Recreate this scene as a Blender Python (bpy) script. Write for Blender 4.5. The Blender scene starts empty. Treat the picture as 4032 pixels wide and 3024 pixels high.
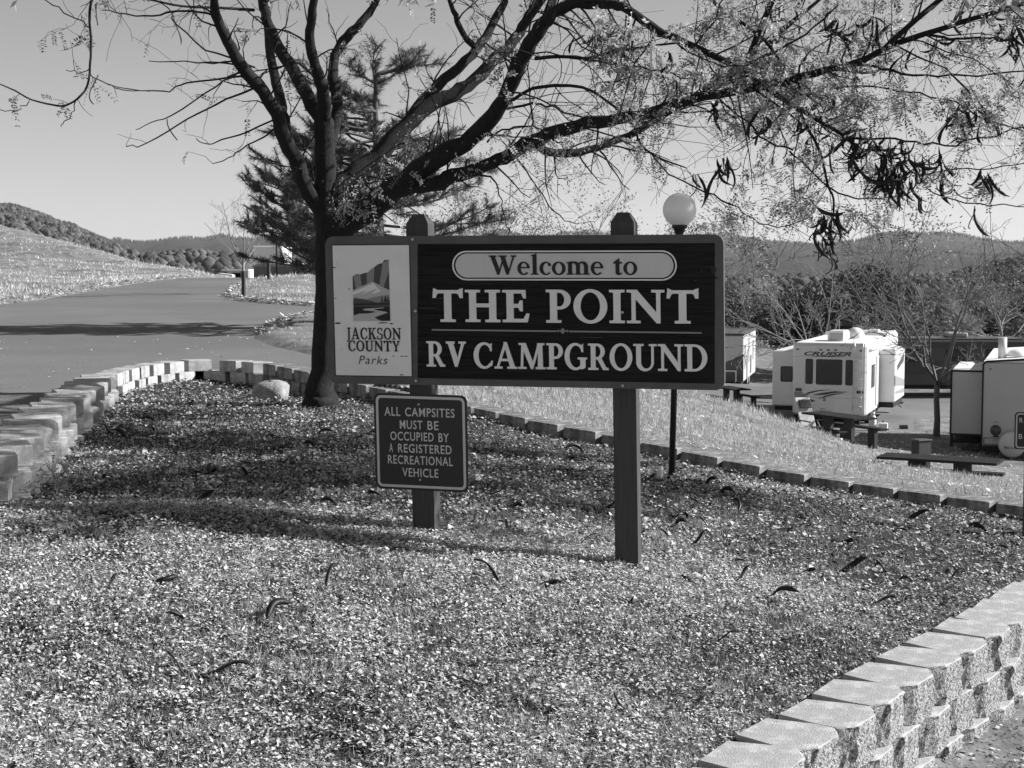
import bpy, math, random
import numpy as np
from mathutils import Matrix, Vector

# ------------------------------------------------------------------ camera, sky, sun, exposure
scene = bpy.context.scene
COL = scene.collection
FPX = 6020.0                      # focal length in photo pixels (4032 wide)
CAMZ = 1.79
PITCH = math.atan((1512 - 1059) / FPX)
cam_data = bpy.data.cameras.new('camera')
cam_data.sensor_width = 36.0
cam_data.lens = 36.0 * FPX / 4032.0
cam_data.clip_start = 0.05
cam_data.clip_end = 40000.0
cam = bpy.data.objects.new('camera', cam_data)
cam.location = (0, 0, CAMZ)
cam.rotation_euler = (math.pi / 2 - PITCH, 0, 0)
COL.objects.link(cam)
scene.camera = cam

SUN_EL = math.radians(31)
SUN_AZ_VEC = Vector((1.0, 0.14, 0)).normalized()       # horizontal direction towards the sun
world = bpy.data.worlds.new('World')
scene.world = world
world.use_nodes = True
wn = world.node_tree
wn.nodes.clear()
sky = wn.nodes.new('ShaderNodeTexSky')
sky.sky_type = 'NISHITA'
sky.sun_disc = False
sky.sun_elevation = SUN_EL
sky.sun_rotation = math.atan2(SUN_AZ_VEC.x, SUN_AZ_VEC.y)
sky.altitude = 500
sky.air_density = 1.0
sky.dust_density = 0.0
sky.ozone_density = 1.0
bw = wn.nodes.new('ShaderNodeRGBToBW')
bg = wn.nodes.new('ShaderNodeBackground')
bg.inputs['Strength'].default_value = 0.062
wo = wn.nodes.new('ShaderNodeOutputWorld')
wn.links.new(sky.outputs[0], bw.inputs[0])
wn.links.new(bw.outputs[0], bg.inputs['Color'])
wn.links.new(bg.outputs[0], wo.inputs['Surface'])

sun_data = bpy.data.lights.new('sun', 'SUN')
sun_data.energy = 5.0
sun_data.angle = math.radians(0.55)
sun_data.color = (1.0, 1.0, 1.0)          # black-and-white photograph: neutral
sun = bpy.data.objects.new('sun', sun_data)
sdir = Vector((SUN_AZ_VEC.x * math.cos(SUN_EL), SUN_AZ_VEC.y * math.cos(SUN_EL), math.sin(SUN_EL)))
sun.rotation_euler = sdir.to_track_quat('Z', 'Y').to_euler()
sun.location = (30, 0, 30)
COL.objects.link(sun)

vs = scene.view_settings
vs.view_transform = 'Standard'
vs.look = 'None'
vs.gamma = 1.0
vs.use_curve_mapping = False
vs.exposure = 0.70
scene.cycles.max_bounces = 6
scene.cycles.diffuse_bounces = 3
scene.cycles.transparent_max_bounces = 6
scene.cycles.volume_bounces = 0
scene.cycles.use_denoising = True

RNG = np.random.default_rng(7)
random.seed(7)
R = math.radians

# ------------------------------------------------------------------ photo pixel -> world helpers
def ray(px, py):
    cp, sp = math.cos(PITCH), math.sin(PITCH)
    a = (px - 2016) / FPX
    b = (1512 - py) / FPX
    return (a, cp + b * sp, -sp + b * cp)

def P(px, py, d):
    r = ray(px, py)
    s = d / r[1]
    return Vector((r[0] * s, d, CAMZ + r[2] * s))

def on_z(px, py, z):
    r = ray(px, py)
    s = (z - CAMZ) / r[2]
    return Vector((r[0] * s, r[1] * s, z))

def mpp(d):                       # metres per photo pixel at depth d
    return d / FPX

# ------------------------------------------------------------------ materials (all grey: the photograph is black and white)
MATS = {}
def mat(name, v, rough=0.8, nscale=None, namt=0.25, bump=0.0, bscale=None, spec=0.3, attr=False,
        detail=4, stretch=None, dark=None, dscale=3.0, dthr=(0.45, 0.6), trans=0.0, metal=0.0, coat=0.0, coords='Object'):
    if name in MATS:
        return MATS[name]
    m = bpy.data.materials.new(name)
    m.use_nodes = True
    nt = m.node_tree
    b = nt.nodes['Principled BSDF']
    b.inputs['Roughness'].default_value = rough
    b.inputs['Specular IOR Level'].default_value = spec
    b.inputs['Metallic'].default_value = metal
    if coat:
        b.inputs['Coat Weight'].default_value = coat
    tc = nt.nodes.new('ShaderNodeTexCoord')
    vec = tc.outputs[coords]
    if stretch:
        mp = nt.nodes.new('ShaderNodeMapping')
        mp.inputs['Scale'].default_value = stretch
        nt.links.new(vec, mp.inputs['Vector'])
        vec = mp.outputs[0]
    def math_node(op, a, b_):
        n = nt.nodes.new('ShaderNodeMath')
        n.operation = op
        for i, q in enumerate((a, b_)):
            if isinstance(q, (int, float)):
                n.inputs[i].default_value = q
            else:
                nt.links.new(q, n.inputs[i])
        return n.outputs[0]
    val = None
    if attr:
        at = nt.nodes.new('ShaderNodeAttribute')
        at.attribute_name = 'shade'
        val = math_node('MULTIPLY', at.outputs['Fac'], v)
    if nscale:
        n = nt.nodes.new('ShaderNodeTexNoise')
        n.inputs['Scale'].default_value = nscale
        n.inputs['Detail'].default_value = detail
        n.inputs['Roughness'].default_value = 0.65
        nt.links.new(vec, n.inputs['Vector'])
        mr = nt.nodes.new('ShaderNodeMapRange')
        mr.inputs['From Min'].default_value = 0.3
        mr.inputs['From Max'].default_value = 0.7
        mr.inputs['To Min'].default_value = 1 - namt
        mr.inputs['To Max'].default_value = 1 + namt
        nt.links.new(n.outputs['Fac'], mr.inputs['Value'])
        val = math_node('MULTIPLY', mr.outputs[0], val if val is not None else v)
    if dark is not None:
        n2 = nt.nodes.new('ShaderNodeTexNoise')
        n2.inputs['Scale'].default_value = dscale
        n2.inputs['Detail'].default_value = 6
        n2.inputs['Roughness'].default_value = 0.7
        nt.links.new(tc.outputs[coords], n2.inputs['Vector'])
        mr2 = nt.nodes.new('ShaderNodeMapRange')
        mr2.inputs['From Min'].default_value = dthr[0]
        mr2.inputs['From Max'].default_value = dthr[1]
        mr2.inputs['To Min'].default_value = dark
        mr2.inputs['To Max'].default_value = 1.0
        nt.links.new(n2.outputs['Fac'], mr2.inputs['Value'])
        val = math_node('MULTIPLY', mr2.outputs[0], val if val is not None else v)
    if val is None:
        b.inputs['Base Color'].default_value = (v, v, v, 1)
    else:
        nt.links.new(val, b.inputs['Base Color'])
    if bump:
        nb = nt.nodes.new('ShaderNodeTexNoise')
        nb.inputs['Scale'].default_value = bscale or (nscale or 20) * 2
        nb.inputs['Detail'].default_value = 5
        nt.links.new(vec, nb.inputs['Vector'])
        bn = nt.nodes.new('ShaderNodeBump')
        bn.inputs['Strength'].default_value = bump
        bn.inputs['Distance'].default_value = 0.02
        nt.links.new(nb.outputs['Fac'], bn.inputs['Height'])
        nt.links.new(bn.outputs[0], b.inputs['Normal'])
    if trans:
        out = nt.nodes['Material Output']
        tr = nt.nodes.new('ShaderNodeBsdfTranslucent')
        if val is None:
            tr.inputs['Color'].default_value = (v, v, v, 1)
        else:
            nt.links.new(val, tr.inputs['Color'])
        mx = nt.nodes.new('ShaderNodeMixShader')
        mx.inputs[0].default_value = trans
        nt.links.new(b.outputs[0], mx.inputs[1])
        nt.links.new(tr.outputs[0], mx.inputs[2])
        nt.links.new(mx.outputs[0], out.inputs['Surface'])
    MATS[name] = m
    return m

# ------------------------------------------------------------------ object helpers
def tag(o, label=None, cat=None, group=None, kind=None):
    if label: o['label'] = label
    if cat: o['category'] = cat
    if group: o['group'] = group
    if kind: o['kind'] = kind
    return o

def thing(name, label, cat, loc=(0, 0, 0), rz=0.0, group=None):
    o = bpy.data.objects.new(name, None)
    o.empty_display_size = 0.2
    o.location = loc
    o.rotation_euler = (0, 0, rz)
    COL.objects.link(o)
    return tag(o, label, cat, group)

def link_mesh(name, me, material=None, parent=None):
    o = bpy.data.objects.new(name, me)
    if material is not None and not me.materials:
        me.materials.append(material)
    if parent is not None:
        o.parent = parent
    COL.objects.link(o)
    return o

def np_mesh(name, verts, faces, shade=None, smooth=False):
    """verts (N,3), faces (M,k) arrays -> mesh, fast."""
    me = bpy.data.meshes.new(name)
    verts = np.asarray(verts, dtype=np.float32)
    faces = np.asarray(faces, dtype=np.int32)
    k = faces.shape[1]
    me.vertices.add(len(verts))
    me.vertices.foreach_set('co', verts.ravel())
    me.loops.add(faces.size)
    me.loops.foreach_set('vertex_index', faces.ravel())
    me.polygons.add(len(faces))
    me.polygons.foreach_set('loop_start', np.arange(0, faces.size, k, dtype=np.int32))
    me.polygons.foreach_set('loop_total', np.full(len(faces), k, dtype=np.int32))
    if smooth:
        me.polygons.foreach_set('use_smooth', np.ones(len(faces), dtype=bool))
    if shade is not None:
        a = me.attributes.new('shade', 'FLOAT', 'FACE')
        a.data.foreach_set('value', np.asarray(shade, dtype=np.float32))
    me.update(calc_edges=True)
    return me

class MB:
    """collects faces, builds ONE mesh object"""
    def __init__(s):
        s.v = []; s.f = []; s.sm = []
    def add(s, verts, faces, smooth=False):
        o = len(s.v)
        s.v += [tuple(p) for p in verts]
        s.f += [tuple(i + o for i in f) for f in faces]
        s.sm += [smooth] * len(faces)
        return s
    def box(s, x0, x1, y0, y1, z0, z1, bev=0.0):
        if bev:
            return s.prism(rrect(x0, x1, y0, y1, bev, 2), z0, z1)
        v = [(x0, y0, z0), (x1, y0, z0), (x1, y1, z0), (x0, y1, z0), (x0, y0, z1), (x1, y0, z1), (x1, y1, z1), (x0, y1, z1)]
        f = [(0, 3, 2, 1), (4, 5, 6, 7), (0, 1, 5, 4), (1, 2, 6, 5), (2, 3, 7, 6), (3, 0, 4, 7)]
        return s.add(v, f)
    def bbox(s, x0, x1, y0, y1, z0, z1, b=0.01):
        """box with chamfered edges"""
        xs = (x0, x0 + b, x1 - b, x1); ys = (y0, y0 + b, y1 - b, y1); zs = (z0, z0 + b, z1 - b, z1)
        def ring(z, inset):
            a, c = (xs[0], xs[3]) if not inset else (xs[1], xs[2])
            d, e = (ys[0], ys[3]) if not inset else (ys[1], ys[2])
            if inset:
                return [(xs[1], ys[1], z), (xs[2], ys[1], z), (xs[2], ys[1], z), (xs[2], ys[2], z), (xs[2], ys[2], z), (xs[1], ys[2], z), (xs[1], ys[2], z), (xs[1], ys[1], z)]
            return [(xs[1], ys[0], z), (xs[2], ys[0], z), (xs[3], ys[1], z), (xs[3], ys[2], z), (xs[2], ys[3], z), (xs[1], ys[3], z), (xs[0], ys[2], z), (xs[0], ys[1], z)]
        r1 = ring(zs[1], False); r2 = ring(zs[2], False)
        bot = [(xs[1], ys[1], z0), (xs[2], ys[1], z0), (xs[2], ys[2], z0), (xs[1], ys[2], z0)]
        top = [(p[0], p[1], z1) for p in bot]
        v = r1 + r2 + bot + top
        f = [(i, (i + 1) % 8, 8 + (i + 1) % 8, 8 + i) for i in range(8)]
        f += [(16, 19, 18, 17), (20, 21, 22, 23)]
        for base, q, flip in ((0, 16, True), (8, 20, False)):
            es = [(base + 0, base + 1, q + 1, q + 0), (base + 1, base + 2, q + 1), (base + 2, base + 3, q + 2, q + 1), (base + 3, base + 4, q + 2),
                  (base + 4, base + 5, q + 3, q + 2), (base + 5, base + 6, q + 3), (base + 6, base + 7, q + 0, q + 3), (base + 7, base + 0, q + 0)]
            f += [tuple(reversed(e)) if flip else e for e in es]
        return s.add(v, f)
    def prism(s, poly, z0, z1, smooth=False):
        n = len(poly)
        v = [(x, y, z0) for x, y in poly] + [(x, y, z1) for x, y in poly]
        f = [tuple(range(n - 1, -1, -1)), tuple(range(n, 2 * n))]
        s.add(v, f)
        o = len(s.v) - 2 * n
        for i in range(n):
            j = (i + 1) % n
            s.f.append((o + i, o + j, o + n + j, o + n + i)); s.sm.append(smooth)
        return s
    def plate(s, poly, y0, y1):
        """poly in (x,z), front at y0 (towards viewer), back at y1"""
        n = len(poly)
        v = [(x, y0, z) for x, z in poly] + [(x, y1, z) for x, z in poly]
        f = [tuple(range(n)), tuple(range(2 * n - 1, n - 1, -1))]
        f += [(i, n + i, n + (i + 1) % n, (i + 1) % n) for i in range(n)]
        return s.add(v, f)
    def strip(s, outer, inner, y0, y1, closed=False):
        """flat band between two (x,z) polylines, with thickness"""
        n = len(outer)
        v = [(x, y0, z) for x, z in outer] + [(x, y0, z) for x, z in inner] + [(x, y1, z) for x, z in outer] + [(x, y1, z) for x, z in inner]
        f = []
        m = n if closed else n - 1
        for i in range(m):
            j = (i + 1) % n
            f += [(i, j, n + j, n + i), (i, 2 * n + i, 2 * n + j, j), (n + i, n + j, 3 * n + j, 3 * n + i)]
        if not closed:
            f += [(0, n, 3 * n, 2 * n), (n - 1, 3 * n - 1, 4 * n - 1, 2 * n - 1)]
        return s.add(v, f)
    def tube(s, path, radii, sides=6, cap=True, smooth=True):
        pts = [Vector(p) for p in path]
        if isinstance(radii, (int, float)):
            radii = [radii] * len(pts)
        rings = []
        prev = None
        for i, p in enumerate(pts):
            a = pts[max(i - 1, 0)]; b = pts[min(i + 1, len(pts) - 1)]
            t = (b - a)
            t = t.normalized() if t.length > 1e-9 else Vector((0, 0, 1))
            if prev is None:
                u = t.orthogonal().normalized()
            else:
                u = prev - t * prev.dot(t)
                u = u.normalized() if u.length > 1e-6 else t.orthogonal().normalized()
            prev = u
            w = t.cross(u)
            rings.append([p + (u * math.cos(2 * math.pi * k / sides) + w * math.sin(2 * math.pi * k / sides)) * radii[i] for k in range(sides)])
        v = [q for r in rings for q in r]
        f = []
        for i in range(len(rings) - 1):
            for k in range(sides):
                f.append((i * sides + k, i * sides + (k + 1) % sides, (i + 1) * sides + (k + 1) % sides, (i + 1) * sides + k))
        s.add(v, f, smooth)
        if cap:
            o = len(s.v) - len(v)
            s.f.append(tuple(o + k for k in range(sides - 1, -1, -1))); s.sm.append(False)
            e = o + (len(rings) - 1) * sides
            s.f.append(tuple(e + k for k in range(sides))); s.sm.append(False)
        return s
    def lathe(s, prof, cx=0, cy=0, n=16, smooth=True):
        v = []
        for r, z in prof:
            for k in range(n):
                a = 2 * math.pi * k / n
                v.append((cx + r * math.cos(a), cy + r * math.sin(a), z))
        f = []
        for i in range(len(prof) - 1):
            for k in range(n):
                f.append((i * n + k, i * n + (k + 1) % n, (i + 1) * n + (k + 1) % n, (i + 1) * n + k))
        s.add(v, f, smooth)
        return s
    def wheel(s, x0, x1, cy, cz, r, n=20):
        prof = [(x0, r * 0.55), (x0, r * 0.93), (x0 + 0.02, r), (x1 - 0.02, r), (x1, r * 0.93), (x1, r * 0.55)]
        v = []
        for x, q in prof:
            for k in range(n):
                a = 2 * math.pi * k / n
                v.append((x, cy + q * math.cos(a), cz + q * math.sin(a)))
        f = [(i * n + k, i * n + (k + 1) % n, (i + 1) * n + (k + 1) % n, (i + 1) * n + k) for i in range(len(prof) - 1) for k in range(n)]
        f += [tuple(range(n)), tuple(range((len(prof) - 1) * n, len(prof) * n))]
        return s.add(v, f)
    def xf(s, fn):
        s.v = [fn(*p) for p in s.v]
        return s
    def mesh(s, name):
        me = bpy.data.meshes.new(name)
        me.from_pydata(s.v, [], s.f)
        if any(s.sm):
            me.polygons.foreach_set('use_smooth', s.sm)
        me.update()
        return me
    def build(s, name, material, parent=None):
        return link_mesh(name, s.mesh(name), material, parent)

def rrect(x0, x1, y0, y1, r, n=5):
    out = []
    for cx, cy, a0 in ((x1 - r, y0 + r, -90), (x1 - r, y1 - r, 0), (x0 + r, y1 - r, 90), (x0 + r, y0 + r, 180)):
        for k in range(n + 1):
            a = R(a0 + 90 * k / n)
            out.append((cx + r * math.cos(a), cy + r * math.sin(a)))
    return out

def text_mesh(body, bold=0.0, shear=0.0, spacing=1.0):
    """built-in sans lettering as 2-D points (x,z) + faces, normalised to its own bounding box"""
    cu = bpy.data.curves.new('lettering', 'FONT')
    cu.body = body
    cu.offset = bold
    cu.shear = shear
    cu.space_character = spacing
    cu.resolution_u = 3
    cu.extrude = 0
    o = bpy.data.objects.new('lettering', cu)
    COL.objects.link(o)
    dg = bpy.context.evaluated_depsgraph_get()
    me = bpy.data.meshes.new_from_object(o.evaluated_get(dg))
    v = np.array([p.co[:2] for p in me.vertices])
    f = [tuple(p.vertices) for p in me.polygons]
    bpy.data.objects.remove(o); bpy.data.curves.remove(cu); bpy.data.meshes.remove(me)
    return v, f

def sans(mb, body, x0, x1, z0, z1, y, bold=0.01, shear=0.0, spacing=1.0):
    """adds lettering fitted to the box (x0..x1, z0..z1) on the plane y"""
    v, f = text_mesh(body, bold, shear, spacing)
    mn, mx = v.min(0), v.max(0)
    q = (v - mn) / (mx - mn)
    mb.add([(x0 + a * (x1 - x0), y, z0 + b * (z1 - z0)) for a, b in q], f)
# ------------------------------------------------------------------ terrain
def rbf_fit(pts):
    pts = np.array(pts, dtype=float)
    xy, z = pts[:, :2], pts[:, 2]
    d = np.sqrt(((xy[:, None] - xy[None]) ** 2).sum(-1))
    n = len(pts)
    A = np.zeros((n + 3, n + 3))
    A[:n, :n] = d + np.eye(n) * 1e-3
    A[:n, n] = 1; A[:n, n + 1:] = xy
    A[n, :n] = 1; A[n + 1:, :n] = xy.T
    w = np.linalg.solve(A, np.concatenate([z, np.zeros(3)]))
    return xy, w
def rbf_eval(fit, x, y):
    xy, w = fit
    x = np.asarray(x, float); y = np.asarray(y, float)
    out = w[len(xy)] + w[len(xy) + 1] * x + w[len(xy) + 2] * y
    for (a, b), c in zip(xy, w[:len(xy)]):
        out = out + c * np.sqrt((x - a) ** 2 + (y - b) ** 2)
    return out

# inner top edge of the long block wall round the bed (photo x, photo y, depth)
WALL_TOP = 0.52
wall_px = [(36, 1803), (101, 1757), (158, 1717), (202, 1681), (232, 1647), (259, 1616), (293, 1588), (337, 1565), (365, 1540),
           (401, 1519), (430, 1493), (470, 1472), (502, 1458), (557, 1445), (616, 1434), (709, 1424), (797, 1417), (917, 1421)]
WALL = [Vector((-6.2, 5.2, WALL_TOP)), Vector((-4.6, 7.2, WALL_TOP)), Vector((-3.8, 8.8, WALL_TOP))]
WALL += [on_z(px, py, WALL_TOP) for px, py in wall_px]
for px, py, d in [(1045, 1432, 20.5), (1166, 1456, 19.8), (1480, 1530, 18.4), (1900, 1612, 16.6), (2100, 1658, 16.0), (2420, 1718, 15.5),
                  (2750, 1790, 15.1), (3100, 1863, 14.7), (3460, 1919, 14.2), (3830, 1970, 13.8), (4032, 1996, 13.5), (4400, 2050, 13.1), (4900, 2120, 12.6)]:
    WALL.append(P(px, py, d))
# near block wall along the right edge of the bed: back top edge
NEAR_TOP = -0.20
NEAR = [Vector((0.15, 4.9, -0.18))] + [on_z(px, py, NEAR_TOP) for px, py in
        [(2929, 2874), (3133, 2781), (3262, 2692), (3404, 2621), (3515, 2553), (3639, 2497), (3725, 2448)]]
NEAR += [on_z(3892, 2358, -0.25), on_z(4003, 2284, -0.29), Vector((4.35, 11.1, -0.36)), Vector((6.6, 12.0, -0.4))]

def smooth_path(pts, step):
    """resample a polyline at equal steps (Chaikin-smoothed)"""
    p = [Vector(q) for q in pts]
    for _ in range(2):
        q = [p[0]]
        for a, b in zip(p, p[1:]):
            q += [a * 0.75 + b * 0.25, a * 0.25 + b * 0.75]
        q.append(p[-1])
        p = q
    out = [p[0].copy()]
    acc = 0.0
    for a, b in zip(p, p[1:]):
        L = (Vector((b.x - a.x, b.y - a.y, 0))).length
        if L < 1e-9: continue
        t = step - acc
        while t <= L:
            out.append(a.lerp(b, t / L))
            t += step
        acc = (acc + L) % step
    return out
WALL_S = smooth_path(WALL, 0.1)
NEAR_S = smooth_path(NEAR, 0.1)
def offset_path(s, q):
    out = []
    for i, p in enumerate(s):
        a = s[max(i - 3, 0)]; b = s[min(i + 3, len(s) - 1)]
        t = Vector((b.x - a.x, b.y - a.y, 0)).normalized()
        out.append((p.x - t.y * q, p.y + t.x * q))
    return out
BED_POLY = np.array(offset_path(WALL_S, .16) + offset_path(NEAR_S, -.14)[::-1] + [(0.3, -4), (-6.5, -4)])

def inside(poly, x, y):
    x = np.asarray(x, float); y = np.asarray(y, float)
    c = np.zeros(x.shape, bool)
    n = len(poly)
    for i in range(n):
        x0, y0 = poly[i]; x1, y1 = poly[(i + 1) % n]
        if y0 == y1: continue
        t = ((y0 > y) != (y1 > y)) & (x < (x1 - x0) * (y - y0) / (y1 - y0) + x0)
        c ^= t
    return c
def seg_dist(poly, x, y, closed=True):
    x = np.asarray(x, float); y = np.asarray(y, float)
    best = np.full(x.shape, 1e9)
    n = len(poly)
    for i in range(n if closed else n - 1):
        ax, ay = poly[i]; bx, by = poly[(i + 1) % n]
        dx, dy = bx - ax, by - ay
        L = dx * dx + dy * dy
        if L < 1e-12: continue
        t = np.clip(((x - ax) * dx + (y - ay) * dy) / L, 0, 1)
        best = np.minimum(best, (x - ax - t * dx) ** 2 + (y - ay - t * dy) ** 2)
    return np.sqrt(best)

bed_fit = rbf_fit([(0.72, 9.15, 0.0), (-0.52, 9.55, .15), (-2.3, 18.0, .17), (-3.2, 11.0, .13), (-3.2, 10.3, .19), (-2, 8.9, .35), (-3.3, 8.6, .39), (-1.2, 8.9, .25), (-3.3, 14, .12), (-3.4, 19.5, .18), (-1.5, 19, .2),
                   (-1.2, 17.7, .18), (-.35, 16.3, .16), (.2, 15.8, .07), (1.0, 15.3, -.03), (1.8, 14.9, -.16), (2.65, 14.5, -.28), (3.4, 14.0, -.35), (4.3, 13.4, -.42), (5.6, 12.6, -.53), (.1, 4.9, -.22), (.42, 5.5, -.24), (.72, 6.1, -.25), (.35, 6.2, -.12), (1.0, 6.7, -.24), (1.55, 7.4, -.245), (2.2, 8.3, -.255),
                   (3.2, 9.8, -.32), (4.2, 11, -.4), (-1.8, 5.3, .06), (-1, 12.5, .17), (0.4, 12, .06), (1.6, 12.2, -.07), (1.95, 13.2, -.08), (0, 6.5, .02), (-4, 5, .02), (-.4, 4, .0), (.2, 2, -.1)])
def z_bed(x, y):
    return rbf_eval(bed_fit, x, y)

RY = np.array([-50, 10, 24, 33, 50, 60, 68, 75, 95, 140, 260, 400])
RZ = np.array([.36, .36, .36, .55, .80, 1.24, 1.39, 1.36, .8, -.6, -5.0, -8.0])
def z_road(y):
    return np.interp(y, RY, RZ)

outside_pts = []
for y in (6, 10, 15, 20, 24, 28, 33, 40, 50, 60, 68, 75, 90):
    for f in (-.45, -.25, -.12):
        outside_pts.append((f * y - 4, y, float(z_road(y))))
for y in (24, 33, 42, 50, 60, 68, 80):
    outside_pts.append((-0.1 * y, y, float(z_road(y)) + .02))
def op(px, py, d):
    p = P(px, py, d); outside_pts.append((p.x, p.y, p.z))
# left grassy hill, by its silhouette
for a in [(669, 1097, 72), (543, 1050, 82), (434, 1018, 90), (282, 967, 98), (90, 908, 104), (0, 885, 106), (-150, 845, 108), (-500, 760, 112), (-900, 640, 110)]: op(*a)
for a in [(150, 1060, 75), (0, 1100, 58), (300, 1075, 72), (-300, 1040, 60), (0, 1000, 80)]: op(*a)
outside_pts += [(-40, 122, 3.6), (-48, 145, 2.6), (-33, 112, 3.3), (-28, 112, 2.0), (-22, 100, 1.4), (-20, 150, -1.0), (-70, 160, 4.0), (-60, 40, 6.0), (-40, 20, 3.0), (-14, 5, .4)]
# grass behind the back wall, top of the slope
for p in WALL[20:]: outside_pts.append((p.x, p.y + .25, p.z - .04))
for a in [(1200, 1399, 22.5), (1100, 1262, 33), (1600, 1480, 22), (1900, 1560, 22), (2300, 1590, 24), (2700, 1640, 26), (3100, 1745, 25), (3500, 1830, 23),
          (3900, 1915, 20), (4032, 1950, 18), (2100, 1500, 34), (2500, 1530, 34), (2750, 1560, 34), (2900, 1592, 34), (3050, 1642, 35), (3150, 1692, 36), (3300, 1825, 23.5), (3300, 1787, 30), (3320, 1760, 36), (3450, 1852, 23), (3450, 1817, 29), (3450, 1777, 36), (3450, 1737, 43),
          (3500, 1845, 26), (3600, 1842, 26.5), (3720, 1855, 26.5), (3860, 1880, 25.5)]: op(*a)
outside_pts += [(8.1, 39, -2.72), (6.6, 29.5, -2.0), (8.0, 28.5, -2.42), (9.2, 28.5, -2.45), (11, 28, -2.6), (13, 34, -3.5), (6.3, 43, -3.1), (4.6, 44, -2.9), (2.5, 46, -2.6), (9, 47, -3.45), (13.4, 48, -3.5), (16, 42, -3.62), (24, 40, -3.7),
                (11, 53, -3.63), (12, 60, -3.63), (18, 55, -3.63), (10, 70, -3.9), (25, 70, -3.7), (35, 55, -3.7), (5, 62, -3.5), (0, 70, -1.0), (-3, 62, 1.1), (5, 80, -3.9), (18, 90, -4.2), (40, 90, -4.5), (0, 95, -1.5), (0, 130, -4), (40, 130, -5.5), (20, 140, -5.5),
                (2.7, 6.3, -.84), (4.0, 8.2, -.86), (5.5, 9.6, -.9), (8, 11, -1.0), (14, 14, -1.5), (2.0, 4.6, -.82), (2, 0, -.8), (20, 25, -3.4), (-120, 300, -2), (0, 300, -9), (120, 300, -9), (60, 200, -7), (-40, 240, -4)]
out_fit = rbf_fit(outside_pts)

# asphalt outlines (world x,y): the road on the left, its side arm, and the campground loop
def hit_road(px, py):
    r = ray(px, py)
    prev = None
    for d in np.arange(8, 130, 0.25):
        z = CAMZ + r[2] / r[1] * d
        if z < float(z_road(d)):
            return (r[0] / r[1] * d, d)
    return (r[0] / r[1] * 70, 70.0)
road_left = [(-30, 12), (-22, 35)] + [hit_road(*q) for q in [(0, 1203), (182, 1178), (365, 1146), (516, 1120)]] + [(-14.6, 66), (-14.5, 80), (-13, 100)]
road_right = [(-8.5, 100), (-9.5, 80), (-10.6, 68)] + [hit_road(*q) for q in [(985, 1106), (900, 1136), (872, 1166), (945, 1188), (1215, 1208)]] + [(-2.5, 46.5), (0.5, 48), (0.5, 43), (-2.6, 41)] + \
             [hit_road(*q) for q in [(1215, 1238), (1094, 1259), (1010, 1300), (1000, 1335), (1090, 1372), (1215, 1396)]] + [(-1.9, 21.6), (-2.6, 20.3), (-3.6, 20), (-3.2, 15), (-3.2, 9), (-5, 4), (-7, -2)]
ROAD_POLY = np.array(road_left + road_right + [(-30, -2)])
LOOP_POLY = np.array([(-4, 66), (8.3, 62.5), (8.8, 50), (12.2, 49.3), (13.5, 51), (14.5, 55), (17, 57), (18.8, 50), (19.5, 36), (26, 36), (24, 56), (40, 56), (40, 63), (8, 71.5), (-4, 74)])

def poly_sd(poly, x, y):
    d = seg_dist(poly, x, y)
    return np.where(inside(poly, x, y), -d, d)

def wob(x, y, s, seed=0):
    """cheap smooth noise, -1..1"""
    r = np.random.default_rng(seed)
    o = 0
    for k in range(5):
        a = r.uniform(0, 6.28); f = s * (1.0 + k * .7)
        o = o + np.sin((x * math.cos(a) + y * math.sin(a)) * f + r.uniform(0, 6.28)) / (1 + k * .5)
    return o / 2.2

def z_out(x, y):
    z = rbf_eval(out_fit, x, y)
    far = np.clip((y - 150) / 250, 0, 1)
    z = z * (1 - far) + (-12.0) * far
    return z

def z_ground(x, y, with_bed=True):
    x = np.asarray(x, float); y = np.asarray(y, float)
    z = z_out(x, y)
    amp = np.clip((y - 12) / 40, 0.15, 1) * .05
    z = z + wob(x, y, .9, 3) * amp + wob(x, y, 2.6, 4) * amp * .5
    near = y < 140
    sd = np.where(near, poly_sd(ROAD_POLY, x, y), 99)
    w = np.clip(1 - sd / 4.0, 0, 1); w = w * w * (3 - 2 * w)
    z = z * (1 - w) + (z_road(y) + np.clip(sd * .35, -.08, .10) + np.clip(sd - .3, 0, 4) * .03) * w
    sl = np.where(near, poly_sd(LOOP_POLY, x, y), 99)
    w = np.clip(1 - sl / 3.0, 0, 1); w = w * w * (3 - 2 * w)
    z = z * (1 - w) + (z_loop(x, y) + np.clip(sl * .3, -.08, .06)) * w
    if with_bed:
        b = inside(BED_POLY, x, y) & (y < 25)
        z = np.where(b, z_bed(x, y) + wob(x, y, 3.0, 5) * .012 + wob(x, y, 9.0, 6) * .006, z)
    return z
loop_fit = rbf_fit([(11, 53, -3.62), (12, 60, -3.62), (18, 55, -3.62), (10, 68, -3.85), (25, 60, -3.68), (40, 60, -3.75), (-4, 70, -1.6), (3, 67, -3.3), (22, 40, -3.66)])
def z_loop(x, y):
    return rbf_eval(loop_fit, x, y)
def zg(x, y):
    return float(z_ground(np.array([x]), np.array([y]))[0])

def fan(rows, ts, zf, keep=None):
    Y, T = np.meshgrid(rows, ts, indexing='ij')
    X = T * (Y + 6.0)
    Z = zf(X.ravel(), Y.ravel())
    v = np.stack([X.ravel(), Y.ravel(), Z], 1)
    nr, nc = Y.shape
    i = np.arange(nr * nc).reshape(nr, nc)
    f = np.stack([i[:-1, :-1].ravel(), i[:-1, 1:].ravel(), i[1:, 1:].ravel(), i[1:, :-1].ravel()], 1)
    if keep is not None:
        c = v[f].mean(1)
        f = f[keep(c[:, 0], c[:, 1])]
        used = np.unique(f)
        mp = np.full(len(v), -1); mp[used] = np.arange(len(used))
        v = v[used]; f = mp[f]
    return v, f

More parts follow.
